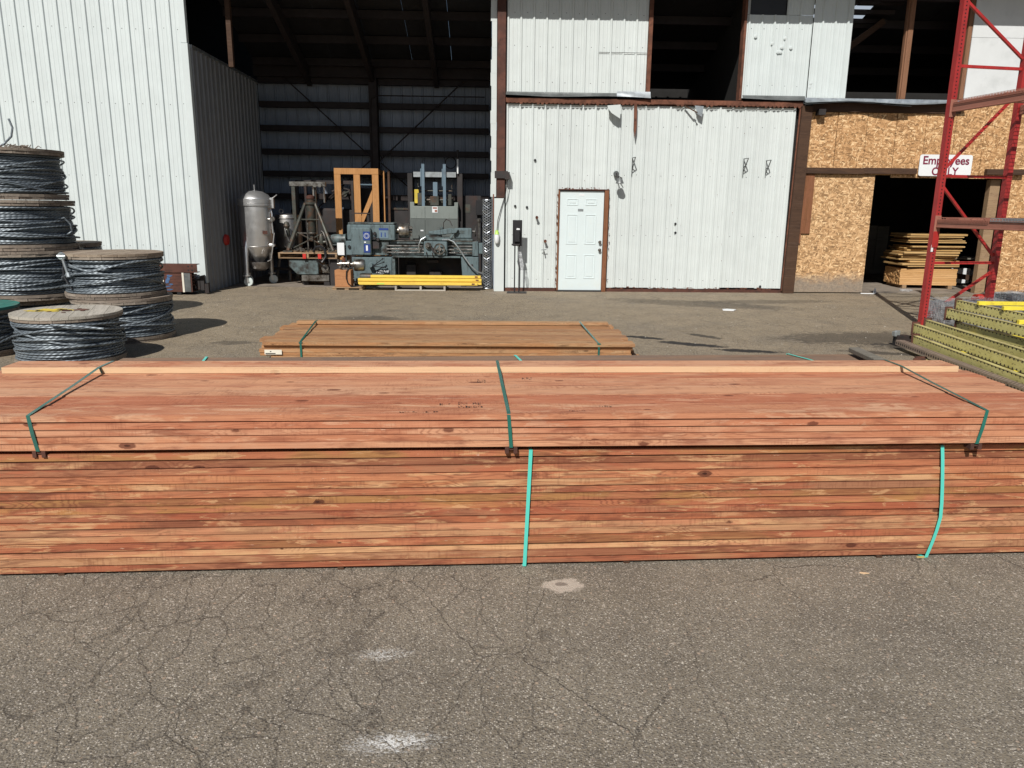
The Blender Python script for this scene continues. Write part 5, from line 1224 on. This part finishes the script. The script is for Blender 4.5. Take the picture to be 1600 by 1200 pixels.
part('lever', MB().bar((.42, -.45, .84), (.50, -.46, .72), .03, .03).cyl((.32, -.44, .74), (.32, -.52, .70), .012, n=6).cyl((.44, -.44, .72), (.46, -.54, .68), .014, n=6).bar((.40, -.44, .86), (.50, -.45, .80), .05, .02), 'darksteel', cr)
part('coolant_pipe', MB().tube([(.66, .05, 1.1), (.66, .05, 1.35), (.72, -.02, 1.42), (.80, -.08, 1.40), (.86, -.1, 1.28)], .009, 6).tube([(.98, .1, 1.0), (.98, .1, 1.48)], .012, 6).tube([(1.04, .1, 1.0), (1.04, .1, 1.38)], .01, 6), 'darksteel', cr, smooth=True)
part('hose', MB().tube([(.16, -.36, .74), (.15, -.40, .88), (.20, -.40, 1.0), (.30, -.36, 1.06)], .013, 8), 'galv', cr, smooth=True)
ts = lp('tailstock', MB().box(.90, 1.28, -.16, .16, 1.02, 1.24), 'lathe', .02)
part('base_casting', MB().box(.84, 1.30, -.2, .2, .978, 1.018), 'latheold', ts, .005); part('recess', MB().box(.98, 1.12, -.168, -.162, 1.13, 1.19), 'latheold', ts)
part('quill', MB().cyl((.72, -.03, 1.17), (.895, -.03, 1.17), .035, n=12), 'machined', ts, smooth=True)
part('handwheel', MB().torus((1.36, -.03, 1.17), .10, .014, 'x', 22, 6).cyl((1.28, -.03, 1.17), (1.37, -.03, 1.17), .03, n=10).bar((1.36, -.03, 1.08), (1.36, -.03, 1.26), .02, .02, (0, 1, 0)), 'machined', ts, smooth=True)
part('spindle_post', MB().cyl((1.44, -.02, .96), (1.44, -.02, 1.40), .035, n=10).lathe([(0, 0), (.05, .02), (.05, .08), (0, .1)], (1.44, -.02, 1.36), 12), 'machined', ts, smooth=True)
part('bracket', MB().bar((.80, -.2, 1.0), (.90, -.22, 1.14), .05, .04), 'latheold', ts)
lp('coolant_hose', MB().tube([(.66, -.40, 1.0), (.80, -.46, 1.01), (.90, -.5, .97), (1.02, -.5, .82), (1.12, -.5, .66), (1.25, -.5, .48), (1.40, -.5, .34), (1.56, -.48, .28), (1.63, -.45, .31)], .017, 10), 'galv', 0, True)
lp('motor', MB().lathe([(0, -.34), (.09, -.33), (.11, -.28), (.11, 0), (0, 0)], (-1.42, -.1, .98), 18, 'x').lathe([(0, -.36), (.05, -.36), (.05, -.33)], (-1.42, -.1, .98), 12, 'x'), 'latheold', 0, True)
lp('motor_mount', MB().box(-1.70, -1.41, -.32, .1, .86, .88).box(-1.42, -1.405, -.36, .2, .5, 1.1), 'latheold', .003)
lp('white_cover', MB().box(-1.58, -1.43, -.42, -.40, .66, .92), 'whiteplate', .003)
lp('floor_bracket', MB().bar((1.44, -.45, .10), (1.58, -.45, .55), .03, .02), 'machined', 0)
for x in (-1.2, -.5, 1.1, 1.38): lp('levelling_foot', MB().box(x-.05, x+.05, -.38, -.28, 0, .078).box(x-.05, x+.05, .12, .22, 0, .078), 'darksteel', 0)

# grey cabinet machine behind
gc = thing('grey_cabinet_machine', 'two tone grey cabinet machine with tall pale blue posts behind the lathe', 'machine', (-1.25, 18.45, 0))
part('cabinet', MB().prism([(-.55, 0), (.58, 0), (.58, 1.79), (.49, 1.79), (.49, 1.70), (-.45, 1.70), (-.45, 1.79), (-.55, 1.79)], 0, .7), 'cab', gc, .008)
part('lower_cover', MB().box(-.555, -.20, -.016, -.002, .05, 1.40), 'cabdark', gc, .004); part('lower_cover', MB().box(-.193, .585, -.016, -.002, .05, 1.40), 'cabdark', gc, .004)
part('upper_cover', MB().box(-.54, -.20, -.012, -.002, 1.41, 1.69), 'cab', gc, .003); part('upper_cover', MB().box(-.193, .57, -.012, -.002, 1.41, 1.69), 'cab', gc, .003)
part('warning_sticker', MB().box(-.03, .10, -.017, -.0125, 1.55, 1.69), 'whiteplate', gc)
part('sticker_print', MB().box(-.015, .085, -.0195, -.0175, 1.64, 1.675).box(.03, .09, -.0195, -.0175, 1.565, 1.615), 'salmon', gc)
part('small_label', MB().box(-.31, -.24, -.021, -.0165, 1.12, 1.15), 'whiteplate', gc)
part('skirt', MB().prism([(-.66, .80), (-.60, .88), (-.557, .90), (-.557, 0), (-.66, 0)], -.01, .6), 'cabdark', gc, .004)
part('lip', MB().prism([(-.50, 1.0), (-.44, 1.05), (-.35, 1.04), (-.35, .95), (-.50, .95)], -.08, -.017), 'cabdark', gc)
for x in (-.24, .26):
    part('blue_post', MB().box(x-.035, x+.035, .06, .10, 1.70, 2.66), 'bluegrey', gc, .003)
    part('post_clip', MB().box(x-.06, x-.036, .05, .10, 2.15, 2.55), 'bluegrey', gc, .003)
part('cross_rail', MB().box(-.47, .53, .12, .16, 2.36, 2.48), 'galv', gc, .003)
part('inner_post', MB().box(-.015, .09, .14, .18, 1.70, 2.25), 'bluegrey', gc, .003)
part('side_tower', MB().box(-.62, -.50, .2, .7, 0, 2.45), 'darksteel', gc, .006); part('side_tower', MB().box(.55, .68, .2, .7, 0, 2.45), 'darksteel', gc, .006)
part('mechanism', MB().box(-.42, .45, .3, .6, 1.72, 1.9).cyl((-.4, .25, 2.05), (.44, .25, 2.05), .02, n=8).box(-.08, .12, .1, .25, 1.72, 1.93).cyl((-.35, .2, 1.84), (.4, .2, 1.84), .03, n=8).box(-.38, -.28, .12, .2, 1.72, 2.0).box(.34, .42, .12, .2, 1.72, 1.98), 'iron', gc, .004)
part('yellow_tank', MB().box(-.455, -.35, .15, .3, 1.76, 2.08), 'ochre', gc, .006)
part('roller', MB().torus((-.36, .1, 2.16), .06, .012, 'x', 14, 5).torus((.43, .1, 2.12), .06, .012, 'x', 14, 5), 'iron', gc)
part('signal_mast', MB().cyl((.57, .15, 2.45), (.57, .15, 2.78), .02, n=8), 'whiteplate', gc); part('signal_lamp', MB().cyl((.57, .15, 2.78), (.57, .15, 2.98), .03, n=10), 'darksteel', gc, smooth=True)
part('wire_coil', MB().torus((.38, .7, 2.72), .13, .012, 'y', 24, 5), 'darksteel', gc)
bx2 = thing('added_dark_box', 'added dark box covering the sunlit rear wall between the pine frame and the grey cabinet', 'crate', (-2.05, 19.0, 0))  # dark box added to keep the rear wall here from showing sunlit
part('case', MB().box(-.28, .22, -.1, .2, 0, 1.6), 'darksteel', bx2, .01); part('lid_rim', MB().box(-.30, .24, -.12, .22, 1.602, 1.65), 'iron', bx2, .004)
cbx = thing('dark_cabinet', 'dark electrical cabinet in the shaded back corner of the bay', 'cabinet', (-.35, 19.0, 0))
part('case', MB().box(-.22, .22, -.15, .15, 0, 1.95), 'darksteel', cbx, .01); part('door_plate', MB().box(-.18, -.04, -.158, -.152, 1.55, 1.75), 'iron', cbx)
part('box', MB().box(.10, .45, -.3, -.2, 1.5, 1.85), 'black', cbx, .006)

# hydraulic block, gear pump
pb = thing('wooden_block_pallet', 'orange timber block on a small board in front of the lathe', 'block', (-2.93, 15.9, 0))
part('block', MB().box(-.19, .14, -.02, .28, .055, .40), 'orangeblock', pb, .006)
part('board', MB().box(-.24, .42, -.06, .30, .035, .053), 'palletwood', pb, .002)
for x in (-.2, .05, .35): part('runner', MB().box(x-.04, x+.04, -.05, .29, 0, .034), 'palletwood', pb)
gp = thing('gear_pump', 'oily gear pump with motor sitting on the orange timber block', 'pump', (-2.93, 15.95, .402))
part('flange_body', MB().lathe([(0, -.16), (.03, -.16), (.03, -.10), (.065, -.10), (.065, -.06), (.05, -.05), (.05, .05), (.08, .05), (.08, .09), (.03, .10), (.03, .16), (.06, .16), (.06, .19), (0, .19)], (0, .12, .11), 16, 'x'), 'machined', gp, smooth=True)
part('gearbox', MB().lathe([(0, 0), (.12, 0), (.125, .02), (.125, .18), (.11, .21), (0, .21)], (.19, .12, .09), 20, 'x'), 'machined', gp, smooth=True)
part('rust_nozzle', MB().cyl((-.02, .12, .16), (-.02, .12, .24), .035, n=10), 'rustorange', gp, smooth=True)
part('pipe_fittings', MB().cyl((-.08, .04, .05), (-.08, -.04, .05), .03, n=8).cyl((.0, .04, .1), (.0, -.03, .1), .035, n=8).box(-.06, .06, .02, .2, .0, .04).cyl((-.14, .1, .15), (-.14, .1, .2), .02, n=8).cyl((.1, .1, .12), (.1, .1, .2), .02, n=8), 'machined', gp, .003, stuff=True)
part('lower_motor', MB().lathe([(0, -.16), (.07, -.15), (.085, -.1), (.085, .10), (0, .11)], (.44, .16, -.16), 16, 'x').box(.36, .5, .1, .22, -.35, -.245), 'iron', gp, smooth=True)
part('cable', MB().tube([(.16, -.02, .06), (.06, -.1, -.02), (.05, -.1, -.16), (.08, -.09, -.27), (.16, -.08, -.34), (.30, -.04, -.32)], .012, 8), 'black', gp, smooth=True)
# yellow tubes on pallet
pw = thing('pallet', 'low bleached pallet under the yellow tubes in front of the lathe', 'pallet', (-1.35, 15.95, 0))
for x in (-.51, 0.0, .49): part('stringer', MB().box(x-.02, x+.02, -.2, .5, .02, .10), 'greywoodlight', pw, .002)
for y in (-.2, .0, .2, .4): part('deck_board', MB().box(-.53, .51, y, y+.09, .101, .118), 'greywoodlight', pw, .002)
part('bottom_board', MB().box(-.53, .51, -.2, -.11, .0, .019), 'greywoodlight', pw, .002)
for (x0, x1, y, z, hh, l) in ((-2.60, -.18, 15.78, .143, .048, 'lowest yellow rectangular tube on the pallet, nearest the camera'), (-2.64, -.10, 15.88, .213, .055, 'middle yellow rectangular tube on the pallet'), (-2.40, -.12, 16.02, .268, .055, 'rear yellow rectangular tube on the pallet, highest'),):
    t = thing('yellow_tube', l, 'steel tube', ((x0+x1)/2, y, z), group='yellow steel tubes')
    L_ = (x1-x0)/2
    z_ = hh/2
    if y > 15.95: z_b = -(.268-.119)
    elif y > 15.85: z_b = -(.213-.119)
    else: z_b = -.024
    part('tube', MB().box(-L_, L_, -.035, .055, z_b, z_).box(-L_, L_, -.055, -.0352, max(z_b, z_-.052), z_), 'yellow', t, .004)
    part('end_slot', MB().box(L_-.12, L_-.06, -.0575, -.0555, -.01, .02), 'rustorange', t)
part('strap', MB().box(-.85, -.70, -.0575, -.0555, -.01, .012), 'lime', bpy.data.objects['yellow_tube'])
# chain-link roll
cl = thing('chain_link_roll', 'upright roll of chain link mesh leaning in the bay corner', 'mesh roll', (.02, 16.25, 0))
mb = MB(); rr = .10
for sgn in (1, -1):
    for k in range(7):
        mb.tube([(rr*math.cos(sgn*a+k*.9), rr*math.sin(sgn*a+k*.9), .03+1.8*a/30.) for a in [j*.5 for j in range(61)]], .0065, 4)
for z in (.02, 1.84): mb.torus((0, 0, z), rr, .007, 'z', 16, 4)
part('wire_mesh', mb, 'wire', cl, stuff=False); part('inner_roll', MB().cyl((0, 0, .02), (0, 0, 1.82), .075, n=12), 'black', cl)
solo('concrete_corner_patch', 'pale concrete patch at the foot of the bay corner', 'patch', MB().prism([(-.35, 15.55), (.45, 15.48), (.52, 15.8), (.1, 16.1), (-.3, 15.95)], .004, .03, 'z'), 'greywoodlight', bev=.006) if False else None

# ================================================================== plywood and lumber inside the shed opening
st = thing('lumber_stack', 'neat stack of fresh sawn yellow lumber inside the shed opening', 'lumber stack', (9.95, 17.0, 0), -.10)
me = MB().box(-.62, .62, -.045, .045, -.019, .019).mesh('board', MT['stick'], bev=.002)
for k in range(9):
    for j in range(9):
        link('board', me, st, (random.uniform(-.012, .012), -.02+j*.094, .10+k*.0405), (0, 0, random.uniform(-.006, .006)))
for x in (-.5, 0, .5): part('bearer', MB().box(x-.045, x+.045, -.08, .80, 0, .08), 'palletwood', st, .002)
pf = thing('plywood_stack', 'messy stack of yellow plywood sheets on top of the sawn lumber', 'plywood stack', (9.98, 17.0, .47), -.06)
z = .02
for k in range(15):
    dx, dy, a = random.uniform(-.10, .10), random.uniform(-.05, .08), random.uniform(-.07, .07)
    th = random.choice((.022, .022, .03, .04)); w_ = random.uniform(.56, .66)
    o = link('plywood_sheet', MB().box(-w_, w_, -.42, .45, -th/2, th/2).mesh('plywood_sheet', MT['ply'], bev=.0015), pf, (dx, dy+.35, z+th/2), (0, random.uniform(-.006, .006), a)); z += th+.0155 + (.05 if k in (9,) else 0)
part('spacer', MB().box(-.55, -.40, -.12, .0, z-.25, z-.2).box(.0, .2, -.12, .0, z-.25, z-.2).box(.45, .55, -.12, 0, z-.25, z-.2), 'ply', pf) if False else None
jk = thing('scrap_bench', 'grey junk bench with boards and pale cartons right of the lumber stack', 'bench', (11.6, 17.9, 0))
part('top', MB().box(-.7, .6, -.3, .4, .62, .66), 'greywood', jk, .003)
part('leg', MB().box(-.1, .0, -.3, -.2, 0, .618), 'stud', jk); part('leg', MB().box(.5, .58, -.3, -.2, 0, .618), 'stud', jk)
part('rail', MB().bar((-.95, -.35, .28), (.6, -.35, .10), .04, .12), 'brownboard', jk)
part('carton', MB().box(-.8, -.15, -.1, .3, .05, .40).box(.05, .45, -.1, .3, .05, .35), 'whiteplate', jk, .004)
solo('crumpled_film', 'scrap of clear plastic film on the ground before the lumber stack', 'plastic scrap', MB().prism([(9.0, 16.3), (9.15, 16.25), (9.3, 16.35), (9.22, 16.5), (9.05, 16.45)], .008, .04, 'z'), 'wrap')
solo('bent_wire', 'bent pale wire on the ground at the foot of the strand board', 'wire', MB().tube([(7.85, 15.75, .012), (8.1, 15.7, .012), (8.2, 15.8, .03), (8.25, 15.95, .10), (8.2, 15.9, .012)], .01, 5), 'whiteplate')

# ================================================================== litter
solo('paper_scrap', 'white paper scrap on the asphalt in front of the white wall', 'litter', MB().prism([(4.08, 12.95), (4.25, 12.9), (4.33, 13.02), (4.2, 13.1), (4.1, 13.06)], .004, .018, 'z'), 'whiteplate')
solo('wood_chip', 'pale yellow wood chip on the asphalt right of the lumber', 'litter', MB().prism([(1.815, 3.335), (1.835, 3.325), (1.86, 3.328), (1.845, 3.334), (1.82, 3.34)], .002, .007, 'z'), 'paleedge')
solo('strap_clip', 'tiny yellow strap buckle at the foot of the right teal strap', 'buckle', MB().box(2.19, 2.235, 3.497, 3.506, .002, .007), 'ochre')
mb = MB(); random.seed(21)
for i in range(1500):
    d_ = 1.6+2.0*random.random()**.8 if i < 700 else random.uniform(4, 15); x = random.uniform(-1.3, 1.3)*d_*.8
    if 3.3 < d_ < 4.1: continue
    r_ = random.uniform(.002, .0055) if d_ < 4 else random.uniform(.004, .012)
    b = len(mb.v); a = random.uniform(0, 6)
    for k in range(4): q = a+k*math.pi/2; mb.v.append((x+r_*math.cos(q)*random.uniform(.6, 1.3), d_+r_*math.sin(q)*random.uniform(.6, 1.3), .0))
    mb.v.append((x, d_, r_*.9))
    for k in range(4): mb.f.append((b+k, b+(k+1) % 4, b+4))
o = part('loose_gravel', mb, 'greywoodlight', None, stuff=True); tag(o, 'loose pale grit scattered over the asphalt yard', 'gravel')
